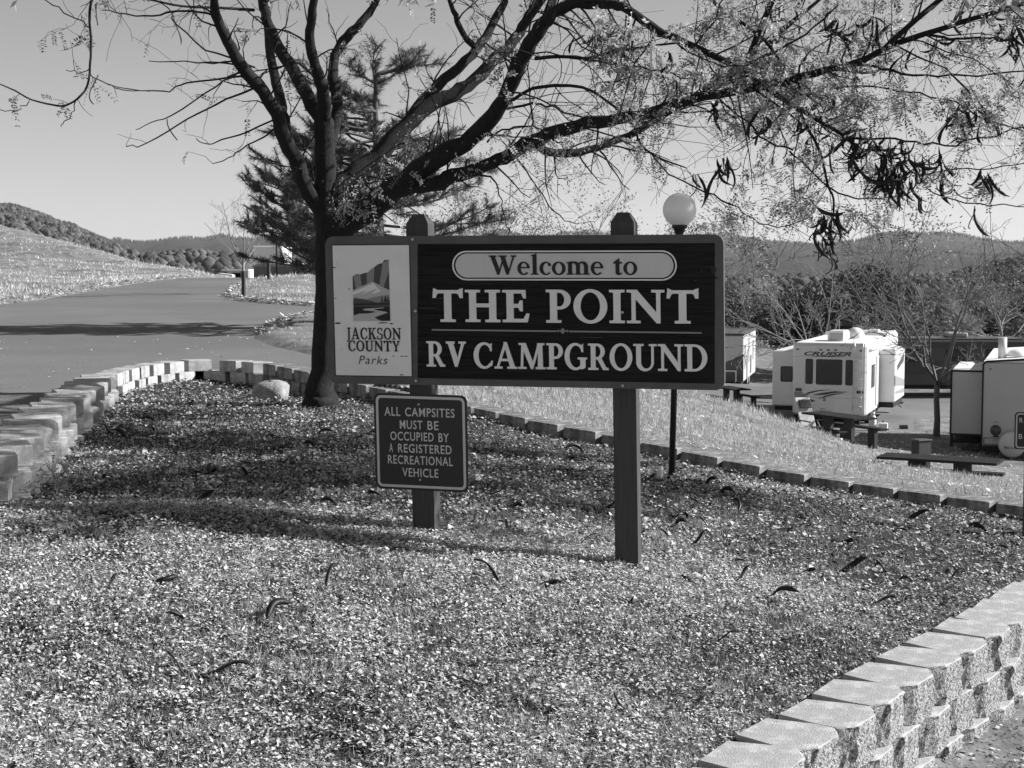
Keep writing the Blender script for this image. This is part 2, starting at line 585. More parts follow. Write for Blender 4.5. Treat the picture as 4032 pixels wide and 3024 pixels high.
rows = [-6.0, -3, 0, 2, 3.5]
y = 4.2
while y < 9000:
    rows.append(y)
    y += 0.075 if y < 21.5 else 0.075 * (y / 21.5) ** 1.9 if y < 120 else y * .05
ts = np.concatenate([np.linspace(-1.6, -.36, 26)[:-1], np.linspace(-.36, .36, 270), np.linspace(.36, 1.6, 26)[1:]])
M_ground = mat('dry_turf_soil', .24, .95, 9.0, .35, .6, 30.0, dark=.5, dscale=1.3, dthr=(.38, .6))
v, f = fan(rows, ts, z_ground)
cen = v[f].mean(1)
isbed = inside(BED_POLY, cen[:, 0], cen[:, 1]) & (cen[:, 1] < 25)
me = np_mesh('ground', v, f, smooth=True)
ground = tag(link_mesh('ground', me, M_ground), kind='structure')
M_soil = mat('bed_soil', .04, .95, 40.0, .5, .7, 90.0, dark=.55, dscale=5.0)
me.materials.append(M_soil)
me.polygons.foreach_set('material_index', isbed.astype(np.int32))

# asphalt sheets
def asphalt(name, v0, s2):
    m = mat(name, v0, .85, 60.0, .22, .25, 140.0, dark=.78, dscale=s2, dthr=(.4, .62))
    return m
M_road = asphalt('worn_asphalt', .185, .16)
rr = [y for y in rows if 3 < y < 110]
v, f = fan(rr, np.linspace(-1.6, .1, 260), lambda x, y: z_road(y), lambda x, y: poly_sd(ROAD_POLY, x, y) < 1.2)
bedcut = inside(BED_POLY, *(v[f].mean(1)[:, :2].T))
f = f[~bedcut]
tag(link_mesh('road', np_mesh('road', v, f, smooth=True), M_road), kind='structure')
v, f = fan([y for y in np.arange(34, 78, .8)], np.linspace(-.1, .65, 90), z_loop, lambda x, y: poly_sd(LOOP_POLY, x, y) < 1.0)
M_loop = asphalt('campground_asphalt', .20, .25)
tag(link_mesh('campground_road', np_mesh('campground_road', v, f, smooth=True), M_loop), kind='structure')

# ------------------------------------------------------------------ block walls
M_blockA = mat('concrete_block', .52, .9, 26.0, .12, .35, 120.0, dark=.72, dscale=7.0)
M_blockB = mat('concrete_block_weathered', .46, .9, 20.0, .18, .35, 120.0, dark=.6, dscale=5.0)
M_split = mat('split_face_concrete', .48, .95, 90.0, .35, 1.0, 120.0, dark=.22, dscale=62.0, dthr=(.42, .52))
def block_mesh(name, seed, w=.425, dep=.30, h=.152, split=False, tail=.165):
    r = random.Random(seed)
    j = lambda q: r.uniform(-q, q)
    if split:    # plan: narrow back, three-facet split front at +y; the front is subdivided and roughened
        plan = [(-.15, -dep / 2), (.15, -dep / 2), (w / 2 - .006, .03), (w / 2, dep / 2 - .062), (.105 + j(.01), dep / 2), (-.105 + j(.01), dep / 2), (-w / 2, dep / 2 - .062), (-w / 2 + .006, .03)]
        rough = {3, 4, 5, 6}
        pts = []
        flags = []
        n = len(plan)
        for i in range(n):
            a = plan[i]; b = plan[(i + 1) % n]
            k = 4 if (i in (3, 4, 5)) else 1
            for q in range(k):
                t = q / k
                pts.append((a[0] + (b[0] - a[0]) * t, a[1] + (b[1] - a[1]) * t)); flags.append(i in (3, 4, 5) and not (i == 3 and q == 0))
        mb = MB()
        zs = [0, h * .2, h * .4, h * .62, h * .84, h - .006, h]
        n = len(pts)
        vv = []
        for zi, z in enumerate(zs):
            for (x, y), fl in zip(pts, flags):
                a = .011 if fl and 0 < zi < len(zs) - 2 else (.005 if fl else 0.0)
                ins = .004 if zi == len(zs) - 1 else 0
                vv.append((x * (1 - ins * 4) + j(a), y * (1 - ins * 4) + j(a), z + (j(.003) if fl and zi < len(zs) - 2 and zi else 0)))
        ff = [(zi * n + i, zi * n + (i + 1) % n, (zi + 1) * n + (i + 1) % n, (zi + 1) * n + i) for zi in range(len(zs) - 1) for i in range(n)]
        ff.append(tuple((len(zs) - 1) * n + i for i in range(n)))
        ff.append(tuple(range(n - 1, -1, -1)))
        mb.add(vv, ff)
        me = mb.mesh(name)
        me.materials.append(M_blockA); me.materials.append(M_split)
        for p in me.polygons:
            c = p.center
            p.material_index = 1 if (c.y > .02 and p.normal.z < .8 and c.z < h - .006) else 0
        return me
    plan = [(-tail + j(.006), -dep / 2), (tail + j(.006), -dep / 2), (w / 2 + j(.004), .06), (w / 2 - .03, dep / 2), (-w / 2 + .03, dep / 2), (-w / 2 + j(.004), .06)]
    mb = MB()
    b = .008
    n = len(plan)
    def ringz(z, s):
        return [(x * s + (0), y * s, z) for x, y in plan]
    vv = ringz(0, .985) + ringz(b, 1) + ringz(h - b, 1) + ringz(h, .965)
    ff = [(q * n + i, q * n + (i + 1) % n, (q + 1) * n + (i + 1) % n, (q + 1) * n + i) for q in range(3) for i in range(n)]
    ff += [tuple(range(n - 1, -1, -1)), tuple(3 * n + i for i in range(n))]
    mb.add(vv, ff)
    return mb.mesh(name)

def place_blocks(root, path, pitch, meshes, mats_, offset, dz, zfun, out, jit, start=0.0, yaw=0.0, tilt=0.0):
    """one row of blocks along the path; 'out' pushes the row sideways (to the left of travel)"""
    s = smooth_path(path, 0.02)
    k = int((start + offset) / 0.02)
    stp = int(pitch / 0.02)
    i = 0
    while k < len(s) - 4:
        p = s[k]
        a = s[max(k - 8, 0)]; b = s[min(k + 8, len(s) - 1)]
        t = Vector((b.x - a.x, b.y - a.y, 0)).normalized()
        nrm = Vector((-t.y, t.x, 0))
        loc = Vector((p.x, p.y, zfun(p) + dz)) + nrm * out
        o = bpy.data.objects.new('block', meshes[i % len(meshes)])
        if not o.data.materials: o.data.materials.append(mats_)
        o.parent = root
        o.location = loc - root.location
        o.location.x += random.uniform(-jit, jit); o.location.y += random.uniform(-jit, jit)
        slope = (b.z - a.z) / max(Vector((b.x - a.x, b.y - a.y, 0)).length, 1e-6)
        o.rotation_euler = (random.uniform(-.008, .008), random.uniform(-.008, .008) - tilt * math.atan(slope), math.atan2(t.y, t.x) + yaw + random.uniform(-.05, .05) * jit / .008)
        COL.objects.link(o)
        k += stp
        i += 1

wall_root = thing('retaining_wall', 'long curved wall of pale concrete blocks round the far side of the bed', 'wall', (-3.4, 12, 0))
bm_ = [block_mesh('block', i) for i in range(6)]
for q, m_ in zip(bm_, (M_blockA, M_blockB, M_blockA, M_blockB, M_blockA, M_blockA)): q.materials.append(m_)
# left and back stretch: top, second and third course (inner face towards the bed; travel runs with the bed on the right)
bl_ = [block_mesh('block', 50 + i, w=.53, dep=.40, tail=.19) for i in range(6)]
for q, m_ in zip(bl_, (M_blockA, M_blockB, M_blockA, M_blockB, M_blockA, M_blockA)): q.materials.append(m_)
left_path = WALL[:15]; back_path = WALL[14:22]
place_blocks(wall_root, left_path, .56, bl_, None, 0.0, -.152, lambda p: p.z, .21, .012, yaw=.24)
place_blocks(wall_root, left_path, .56, bl_[::-1], None, .28, -.306, lambda p: p.z, .17, .012, yaw=.24)
place_blocks(wall_root, left_path[:12], .56, bl_, None, 0.1, -.460, lambda p: p.z, .15, .010, yaw=.2)
place_blocks(wall_root, back_path, .46, bm_, None, 0.1, -.152, lambda p: p.z, .15, .008)
place_blocks(wall_root, back_path, .46, bm_[::-1], None, .32, -.306, lambda p: p.z, .135, .008)
# right stretch: one course showing, stepping down the slope
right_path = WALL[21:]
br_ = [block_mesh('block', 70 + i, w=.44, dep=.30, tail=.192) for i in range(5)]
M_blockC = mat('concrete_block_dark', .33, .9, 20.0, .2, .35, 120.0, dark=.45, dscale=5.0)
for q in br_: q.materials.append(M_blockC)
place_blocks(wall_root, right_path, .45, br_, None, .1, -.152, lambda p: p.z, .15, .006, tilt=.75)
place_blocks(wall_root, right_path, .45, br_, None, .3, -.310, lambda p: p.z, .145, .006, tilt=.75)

near_root = thing('retaining_wall', 'near wall of split faced concrete blocks stepping down at lower right', 'wall', (1.0, 6.6, -.8))
nb_ = [block_mesh('block', 20 + i, w=.405, dep=.36, h=.2, split=True) for i in range(8)]
near_path = list(reversed(NEAR))          # travel towards the camera so that the front (+y) faces right and down
for course in range(3):
    place_blocks(near_root, near_path, .40, nb_[course % 3:] + nb_[:course % 3], None, .06 + .2 * (course % 2), -.2 - .202 * course,
                 lambda p: p.z, .17 + .010 * course, .008)
# ------------------------------------------------------------------ serif lettering, drawn by hand (cap height 1)
def slab(x0, x1, y0, y1): return [(x0, y0), (x1, y0), (x1, y1), (x0, y1)]
STEM_L = [(0, 0), (.33, 0), (.33, 1), (0, 1), (0, .92), (.09, .92), (.12, .89), (.12, .11), (.09, .08), (0, .08)]
G_I = [(0, 0), (.45, 0), (.45, .08), (.36, .08), (.33, .11), (.33, .89), (.36, .92), (.45, .92), (.45, 1), (0, 1), (0, .92), (.09, .92), (.12, .89), (.12, .11), (.09, .08), (0, .08)]
STEM_P = [(0, 0), (.45, 0), (.45, .08), (.36, .08), (.33, .11), (.33, 1), (0, 1), (0, .92), (.09, .92), (.12, .89), (.12, .11), (.09, .08), (0, .08)]
def ARC(cx, cy, rx, ry, ix, iy, a0, a1, icx=None, icy=None, n=26):
    return ('arc', cx, cy, rx, ry, ix, iy, a0, a1, cx if icx is None else icx, cy if icy is None else icy, n)
BOWL_P = [ARC(.40, .70, .34, .30, .15, .205, -90, 90), slab(.33, .40, .905, 1.0), slab(.33, .40, .40, .495)]
C_ITEMS = [ARC(.48, .5, .48, .52, .29, .42, 42, 318, .51), [(.70, .88), (.76, .67), (.83, .67), (.83, .99), (.77, .96)]]
GLYPH = {
    'I': (.45, [G_I]),
    'T': (.92, [[(0, .74), (.03, 1.05), (.10, 1.02), (.15, .99), (.77, .99), (.82, 1.02), (.92, 1.05), (.92, .74), (.83, .74), (.78, .86), (.73, .885), (.57, .885), (.57, .11), (.60, .08), (.69, .08), (.69, 0), (.23, 0), (.23, .08), (.32, .08), (.35, .11), (.35, .885), (.19, .885), (.14, .86), (.09, .74)]]),
    'H': (1.05, [G_I, [(x + .6, y) for x, y in G_I], slab(.33, .72, .46, .58)]),
    'E': (.80, [[(0, 0), (.74, 0), (.80, .27), (.71, .28), (.62, .11), (.33, .11), (.33, .45), (.47, .45), (.52, .34), (.60, .34), (.60, .68), (.52, .68), (.47, .57), (.33, .57), (.33, .89), (.56, .89), (.62, .74), (.70, .74), (.69, 1), (0, 1), (0, .92), (.09, .92), (.12, .89), (.12, .11), (.09, .08), (0, .08)]]),
    'P': (.76, [STEM_P] + BOWL_P),
    'R': (.90, [STEM_P] + BOWL_P + [[(.40, .42), (.58, .46), (.80, .10), (.90, .08), (.90, 0), (.66, 0)]]),
    'O': (1.0, [ARC(.5, .5, .5, .52, .29, .42, 0, 360, n=40)]),
    'N': (1.1, [[(0, 1), (.30, 1), (.86, .33), (.86, .89), (.84, .92), (.72, .92), (.72, 1), (1.1, 1), (1.1, .92), (1.0, .92), (.98, .89), (.98, 0), (.87, 0), (.26, .72), (.26, .11), (.28, .08), (.40, .08), (.40, 0), (0, 0), (0, .08), (.11, .08), (.14, .11), (.14, .89), (.11, .92), (0, .92)]]),
    'V': (.95, [[(0, 1), (.42, 1), (.42, .92), (.35, .90), (.55, .36), (.73, .90), (.70, .92), (.60, .92), (.60, 1), (.95, 1), (.95, .92), (.87, .90), (.54, 0), (.42, 0), (.10, .90), (0, .92)]]),
    'C': (.90, C_ITEMS + [[(.72, .08), (.84, .10), (.88, .30), (.80, .30)]]),
    'G': (1.0, C_ITEMS + [[(.58, .47), (1.0, .47), (1.0, .40), (.93, .38), (.93, .08), (.82, .03), (.70, .02), (.70, .36), (.67, .39), (.58, .40)]]),
    'D': (.98, [STEM_L, ARC(.42, .5, .56, .5, .34, .41, -90, 90, n=30), slab(.33, .42, .91, 1.0), slab(.33, .42, 0, .09)]),
    'U': (1.02, [slab(0, .45, .92, 1), slab(.12, .33, .32, .92), slab(.68, 1.02, .92, 1), slab(.78, .89, .32, .92), ARC(.505, .32, .385, .34, .225, .24, 180, 360, .555)]),
    'A': (1.04, [[(.10, .08), (.21, .08), (.53, .88), (.45, 1.0)], [(.42, 1.03), (.57, 1.03), (.93, .08), (.70, .08)], [(.26, .29), (.70, .29), (.66, .385), (.29, .385)], slab(0, .36, 0, .08), slab(.58, 1.04, 0, .08)]),
    'M': (1.22, [[(.10, .08), (.21, .08), (.25, .92), (.14, .92)], slab(0, .36, 0, .08), [(.02, 1), (.34, 1), (.34, .93), (.02, .92)], [(.12, .95), (.34, 1), (.67, .24), (.57, 0)], [(.57, 0), (.66, 0), (1.0, .97), (.88, .97)],
                 [(.88, .08), (1.11, .08), (1.09, .92), (.90, .92)], slab(.78, 1.22, 0, .08), slab(.86, 1.18, .92, 1)]),
    'J': (.48, [slab(.15, .34, .05, .92), slab(.02, .48, .92, 1), [(.15, .05), (.34, .05), (.28, -.12), (.14, -.22), (.0, -.24), (.0, -.15), (.10, -.11)]]),
    'K': (1.02, [G_I, [(.33, .45), (.70, .92), (.82, .92), (.40, .42)], slab(.60, .97, .92, 1), [(.42, .55), (.56, .62), (.94, .08), (.68, .08)], slab(.62, 1.02, 0, .08)]),
    'S': (.76, [ARC(.37, .745, .33, .275, .17, .19, 40, 262), ARC(.39, .255, .36, .275, .18, .19, -140, 94), [(.58, .72), (.66, .72), (.66, 1.0), (.60, .97)], [(.04, .02), (.10, .05), (.12, .30), (.04, .30)]]),
    'Y': (.95, [[(0, 1), (.40, 1), (.40, .92), (.33, .90), (.52, .55), (.71, .90), (.62, .92), (.62, 1), (.95, 1), (.95, .92), (.86, .90), (.58, .42), (.58, .11), (.61, .08), (.70, .08), (.70, 0), (.26, 0), (.26, .08), (.34, .08), (.37, .11), (.37, .42), (.10, .90), (0, .92)]]),
    'W': (1.5, [[(.08, .95), (.33, .95), (.61, .18), (.53, 0), (.44, 0)], [(.50, 0), (.56, 0), (.86, .95), (.76, .95)], [(.62, .95), (.87, .95), (1.12, .18), (1.04, 0), (.95, 0)], [(1.0, 0), (1.06, 0), (1.40, .95), (1.30, .95)],
                slab(0, .42, .93, 1), slab(.52, .98, .93, 1), slab(1.20, 1.5, .93, 1)]),
    'e': (.68, [ARC(.34, .33, .34, .35, .17, .275, 0, 318, .36), slab(.17, .67, .33, .405)]),
    'l': (.42, [slab(.10, .32, .07, 1.04), slab(.0, .42, 0, .07), [(.0, .99), (.10, .95), (.32, 1.04), (.32, 1.10)]]),
    'c': (.62, [ARC(.34, .33, .34, .35, .18, .275, 48, 318, .38), ARC(.54, .52, .085, .085, .001, .001, 0, 360, n=12)]),
    'o': (.74, [ARC(.37, .33, .37, .35, .18, .275, 0, 360, n=30)]),
    'm': (1.24, [slab(.08, .30, .07, .66), slab(0, .38, 0, .07), slab(.51, .72, .07, .44), slab(.44, .80, 0, .07), slab(.94, 1.15, .07, .44), slab(.86, 1.24, 0, .07),
                 ARC(.44, .42, .28, .27, .13, .17, 0, 160, .38), ARC(.87, .42, .28, .27, .13, .17, 0, 160, .81), [(-.01, .58), (.30, .66), (.30, .70), (.0, .63)]]),
    't': (.48, [slab(.12, .33, .12, .70), slab(.0, .46, .57, .66), [(.02, .64), (.33, .86), (.33, .64)], [(.12, .13), (.15, .03), (.27, -.02), (.38, 0), (.47, .07), (.44, .12), (.36, .09), (.33, .13)]]),
    ' ': (.42, []),
}
def serif_word(word, x0, x1, z0, z1, track=.06):
    """returns list of (char, items) with coordinates fitted to the box"""
    w = sum(GLYPH[c][0] for c in word) + track * (len(word) - 1)
    sx = (x1 - x0) / w
    out = []
    x = 0
    for c in word:
        gw, items = GLYPH[c]
        out.append((c, items, x, sx))
        x += gw + track
    return out
def letter_mesh(items, gx, sx, x0, z_base, h, slant, y_front, depth):
    """slant = (dz per unit x) so that lines run with the board"""
    mb = MB()
    k = 0
    def M(px_, pz_):
        X = x0 + (gx + px_) * sx
        return (X, z_base + pz_ * h)
    for it in items:
        yf = y_front - .0005 * k
        if isinstance(it, tuple) and it[0] == 'arc':
            _, cx, cy, rx, ry, ix, iy, a0, a1, icx, icy, n = it
            full = abs(a1 - a0) >= 359
            m = n if full else n + 1
            A = [R(a0 + (a1 - a0) * q / n) for q in range(m)]
            mb.strip([M(cx + rx * math.cos(a), cy + ry * math.sin(a)) for a in A], [M(icx + ix * math.cos(a), icy + iy * math.sin(a)) for a in A], yf, y_front + depth, closed=full)
        else:
            pts = [M(*q) for q in it]
            area = sum(pts[i][0] * pts[(i + 1) % len(pts)][1] - pts[(i + 1) % len(pts)][0] * pts[i][1] for i in range(len(pts)))
            if area < 0: pts = pts[::-1]
            mb.plate(pts, yf, y_front + depth)
        k += 1
    return mb

# ------------------------------------------------------------------ the campground sign
M_frame = mat('sign_frame_paint', .10, .6, 6.0, .16, .15, 60.0, dark=.7, dscale=14.0, dthr=(.3, .4))
M_post = mat('post_stain', .06, .75, 14.0, .2, .3, 60.0, stretch=(3, 3, .25))
M_panel = mat('sign_panel_dark', .018, .6, 9.0, .6, .9, 22.0, stretch=(.3, 1, 9), spec=.2)
M_white = mat('sign_cream_paint', .80, .55, 5.0, .05, .1, 60.0, dark=.86, dscale=9.0, dthr=(.30, .36))
M_pill = mat('sign_pill_paint', .62, .55, 5.0, .04)
M_letter = mat('sign_letter_paint', .80, .55, 8.0, .06, .1, 50.0)
M_ink = mat('sign_ink', .022, .6)
M_grey1 = mat('sign_grey_mid', .26, .6)
M_grey2 = mat('sign_grey_dark', .075, .6)
M_grey3 = mat('sign_grey_light', .48, .6)
M_bolt = mat('bolt_steel', .42, .4, metal=.7)

SIGN_YAW = R(-13.0)
sign_c = Vector((0.058, 9.23, 0))
sign = thing('campground_sign', 'large wooden welcome sign for the campground on two square posts', 'sign', sign_c, SIGN_YAW)
SW, SZ0, SZ1 = 2.44, 1.083, 1.990
LEAN = -.019
def lean(x, y, z): return (x + LEAN * (z - 1.5), y, z)
def UV(X, Y):
    """point of the enlarged photo crop -> board coordinates (x, z) in metres"""
    ui = 0.5
    for _ in range(3):
        v_ = (Y - (110 - 13 * ui)) / (740 + 56 * ui)
        xl, xr = 105 + 20 * v_, 2150 + 8 * v_
        ui = (X - xl) / (xr - xl)
    u = ui * 1.03 / (.97 + .06 * ui)
    return ((u - .5) * SW, SZ1 - v_ * (SZ1 - SZ0))
def sbuild(mb, name, m, parent=sign): return mb.xf(lean).build(name, m, parent)
# posts with bevelled tops (the board hangs on their front)
for lx, zb in ((.62, -.25), (-.645, -.12)):
    mb = MB()
    h = .07; zt = 2.065; 
    v = [(lx - h, .0, zb), (lx + h, .0, zb), (lx + h, 2 * h, zb), (lx - h, 2 * h, zb), (lx - h, .0, zt), (lx + h, .0, zt), (lx + h, 2 * h, zt), (lx - h, 2 * h, zt),
         (lx - .035, .035, 2.125), (lx + .035, .035, 2.125), (lx + .035, .105, 2.125), (lx - .035, .105, 2.125)]
    f = [(0, 1, 5, 4), (1, 2, 6, 5), (2, 3, 7, 6), (3, 0, 4, 7), (4, 5, 9, 8), (5, 6, 10, 9), (6, 7, 11, 10), (7, 4, 8, 11), (8, 9, 10, 11), (3, 2, 1, 0)]
    sbuild(mb.add(v, f), 'post', M_post)
BF, BB = -.055, -.002          # board front/back
mb = MB().plate(rrect(-SW / 2, SW / 2, SZ0, SZ1, .055, 6), BF, BB)
frame = sbuild(mb, 'board', M_frame)
def quad_uv(x0, y0, x1, y1, y0r=None, y1r=None):
    a = UV(x0, y1); b = UV(x1, y1 if y1r is None else y1r); c = UV(x1, y0 if y0r is None else y0r); d = UV(x0, y0)
    return [a, b, c, d]
sbuild(MB().plate(quad_uv(582, 148, 2106, 824, 141, 858), BF - .003, BF + .01), 'dark_panel', M_panel)
sbuild(MB().plate([UV(163, 808), UV(551, 815), UV(537, 153), UV(145, 156)], BF - .004, BF + .01), 'logo_panel', M_white)
sbuild(MB().plate([UV(158, 813), UV(556, 820), UV(541, 149), UV(141, 151)], BF - .002, BF + .01), 'panel_edge', M_ink)
# pill with its double outline
def pill(x0, y0, x1, y1):
    a = UV(x0, (y0 + y1) / 2); b = UV(x1, (y0 + y1) / 2)
    zt = UV((x0 + x1) / 2, y0)[1]; zb = UV((x0 + x1) / 2, y1)[1]
    rr_ = (zt - zb) / 2 * .999
    return rrect(a[0], b[0], zb, zt, rr_, 12)
o1, o2, o3 = pill(760, 180, 1912, 331), pill(768, 187.5, 1904, 323.5), pill(777, 194, 1895, 317)
sbuild(MB().strip(o1, o2, BF - .007, BF - .001, closed=True), 'pill_outline', M_letter)
sbuild(MB().plate(o3, BF - .007, BF - .001), 'welcome_plate', M_pill)

def sign_word(word, X0, X1, YT, YB, material, track=.06, dep=.012, y_f=BF - .011, slope=True, sx_fit=None):
    a = UV(X0, YB); b = UV(X1, YB + (10 * (X1 - X0) / 1400 if slope else 0))
    top = UV(X0, YT)
    h = top[1] - a[1]
    x0, x1 = a[0], b[0]
    for c, items, gx, sx in serif_word(word, x0, x1, 0, 1, track):
        if not items: continue
        lm = letter_mesh(items, gx, sx, x0, a[1], h, 0, y_f, dep)
        sbuild(lm, 'letter', material)
sign_word('Welcome to', 950, 1710, 205, 302, M_ink, .05, .006, BF - .010)
def line(word, X0, X1, yTL, yBL, yTR, yBR, material, track=.06, y_f=BF - .012, dep=.012):
    x0 = UV(X0, yBL)[0]; x1 = UV(X1, yBR)[0]
    zl, zr = UV(X0, yBL)[1], UV(X1, yBR)[1]
    hl, hr = UV(X0, yTL)[1] - zl, UV(X1, yTR)[1] - zr
    for c, items, gx, sx in serif_word(word, x0, x1, 0, 1, track):
        if not items: continue
        mid = (gx + GLYPH[c][0] / 2) * sx / (x1 - x0)
        sbuild(letter_mesh(items, gx, sx, x0, zl + (zr - zl) * mid, hl + (hr - hl) * mid, 0, y_f, dep), 'letter', material)
line('THE', 662, 1158, 377, 540, 379, 543, M_letter, .07)
line('POINT', 1243, 2025, 377, 545, 379, 551, M_letter, .06)
line('RV', 630, 832, 637, 766, 640, 768, M_letter, .05)
line('CAMPGROUND', 872, 2070, 645, 775, 657, 796, M_letter, .05)
line('JACKSON', 221, 497, 568, 627, 571, 630, M_ink, .10, BF - .0075, .004)
line('COUNTY', 227, 492, 633, 687, 636, 690, M_ink, .10, BF - .0075, .004)
mb = MB(); a = UV(280, 752); b = UV(428, 712)
sans(mb, 'Parks', a[0], b[0], a[1], b[1], BF - .006, 0.0, .25, 1.15)
sbuild(mb, 'letter', M_grey2)
# divider
for xa, xb in ((655, 1296), (1358, 2040)):
    ya, yb = 580 + 18 * (xa - 655) / 1385, 580 + 18 * (xb - 655) / 1385
    sbuild(MB().plate([UV(xa, ya + 4), UV(xb, yb + 4), UV(xb, yb - 4), UV(xa, ya - 4)], BF - .007, BF), 'divider_line', M_grey1)
sbuild(MB().plate([UV(1327, 604), UV(1342, 587), UV(1327, 570), UV(1312, 587)], BF - .008, BF), 'divider_diamond', M_grey1)
for X in (1305, 1349):
    c = UV(X, 587)
    sbuild(MB().plate([(c[0] + .007 * math.cos(t), c[1] + .007 * math.sin(t)) for t in np.linspace(0, 6.28, 11)[:-1]], BF - .008, BF), 'divider_dot', M_grey1)
# bolts
for X, Y in ((557, 125), (572, 485), (575, 838), (1633, 493), (1635, 867)):
    c = UV(X, Y)
    sbuild(MB().plate([(c[0] + .0085 * math.cos(t), c[1] + .0085 * math.sin(t)) for t in np.linspace(0, 6.28, 9)[:-1]], BF - .014, BF), 'bolt', M_bolt)
# park emblem: rays, snow peak, hills, river (crop coordinates of a closer enlargement)
def LG(X, Y):                                   # crop (1280..1660, 950..1490) enlarged to 1167x1659 -> sign crop -> board
    return UV((1280 + X * .32562 - 1200) / .76854, (950 + Y * .32549 - 850) / .76854)
def lg(name, pts, m, k):
    q = [LG(*p) for p in pts]
    area = sum(q[i][0] * q[(i + 1) % len(q)][1] - q[(i + 1) % len(q)][0] * q[i][1] for i in range(len(q)))
    if area < 0: q = q[::-1]
    sbuild(MB().plate(q, BF - .0045 - .0005 * k, BF), name, m, )
lg('emblem_sky', [(340, 425), (385, 400), (440, 402), (480, 385), (520, 382), (560, 345), (605, 315), (650, 280), (700, 268), (725, 232), (778, 228), (790, 640), (345, 640)], M_grey2, 0)
for ray_ in ([(352, 420), (432, 403), (455, 570), (385, 585)], [(512, 385), (606, 315), (594, 500), (515, 520)], [(705, 265), (780, 228), (781, 360), (715, 560), (665, 530)]):
    lg('emblem_ray', ray_, M_grey1, 1)
lg('emblem_mountain', [(345, 590), (470, 535), (590, 488), (680, 540), (788, 590), (792, 720), (350, 720)], M_grey3, 2)
lg('emblem_snow', [(345, 610), (480, 555), (590, 505), (625, 540), (640, 560), (680, 600), (620, 625), (560, 630), (610, 600), (640, 570), (540, 605), (445, 640), (520, 585), (345, 645)], M_white, 3)
lg('emblem_forest', [(350, 690), (375, 668), (410, 685), (460, 690), (520, 695), (600, 672), (690, 655), (790, 645), (792, 760), (350, 760)], M_grey1, 4)
lg('emblem_ridge', [(350, 690), (430, 690), (560, 715), (640, 738), (700, 725), (792, 715), (793, 790), (352, 790)], M_grey2, 5)
lg('emblem_bank', [(352, 748), (792, 745), (793, 760), (352, 768)], M_ink, 6)
lg('emblem_field', [(352, 788), (792, 788), (796, 955), (355, 955)], M_ink, 6)
lg('emblem_river', [(465, 820), (500, 808), (725, 795), (720, 802), (600, 815), (640, 830), (740, 845), (770, 858), (700, 880), (610, 912), (640, 935), (690, 955), (357, 955), (357, 890), (420, 870), (540, 865), (625, 850), (590, 838), (480, 828)], M_grey3, 7)
for X in (698, 735, 745, 770):
    lg('emblem_tree', [(X - 12, 722), (X, 655), (X + 12, 722)], M_ink, 6)

# wear: dark scuffs and pale scratches
rw = random.Random(3)
def blot(X, Y, rx, ry, m, k=11):
    pts = []
    for q in range(10):
        a_ = 2 * math.pi * q / 10; s_ = rw.uniform(.55, 1.1)
        pts.append(UV(X + rx * s_ * math.cos(a_), Y - ry * s_ * math.sin(a_)))
    sbuild(MB().plate(pts, BF - .0046 - .0001 * k, BF - .001), 'scuff', m)
for X, Y, rx, ry in ((2100, 280, 20, 22), (2088, 262, 10, 6), (2112, 318, 9, 7), (405, 545, 26, 4), (446, 549, 12, 4), (172, 546, 18, 4), (152, 266, 12, 3), (458, 713, 6, 3), (500, 714, 9, 3), (524, 714, 10, 3), (300, 153, 14, 3), (160, 420, 10, 2), (230, 374, 4, 4), (500, 808, 16, 3)):
    blot(X, Y, rx, ry, M_ink)
M_scr = mat('sign_scratch', .09, .7)
for X, Y, rx, ry in ((1215, 783, 22, 3), (640, 470, 60, 2), (1900, 690, 40, 2), (1000, 500, 25, 2), (2010, 330, 5, 4), (2040, 280, 4, 4), (1480, 620, 70, 1.6), (700, 420, 30, 1.6)):
    blot(X, Y, rx, ry, M_scr)
# ------------------------------------------------------------------ the small rule sign on the left post
M_plate = mat('rule_sign_face', .03, .45, 4.0, .1)
M_edge = mat('rule_sign_border', .58, .5)
M_alu = mat('sign_sheet_edge', .03, .5)
rule = thing('rule_sign', 'dark square sheet sign about registered vehicles fixed low on the left post', 'sign', sign_c, SIGN_YAW)
cx, cz, hs = -.648, .725, .298
def rlean(x, y, z): return (x + (LEAN * (z - 1.5)), y, z - .012 * (x - cx))
rb = lambda mb, n, m: mb.xf(rlean).build(n, m, rule)
rb(MB().plate(rrect(cx - hs, cx + hs, cz - hs, cz + hs, .04, 6), -.010, -.004), 'sheet', M_alu)
rb(MB().plate(rrect(cx - hs + .014, cx + hs - .014, cz - hs + .014, cz + hs - .014, .032, 6), -.0115, -.009), 'border', M_edge)
rb(MB().plate(rrect(cx - hs + .030, cx + hs - .030, cz - hs + .030, cz + hs - .030, .02, 6), -.013, -.010), 'face', M_plate)
def RZ_(X, Y):   # crop (1300..2644,1450..) -> sheet coords
    u = (X - (285 + 10 * (Y - 150) / 620)) / 603.0
    v_ = (Y - (150 + 18 * u)) / (620 + 12 * u)
    return cx - hs + u * 2 * hs, cz + hs - v_ * 2 * hs
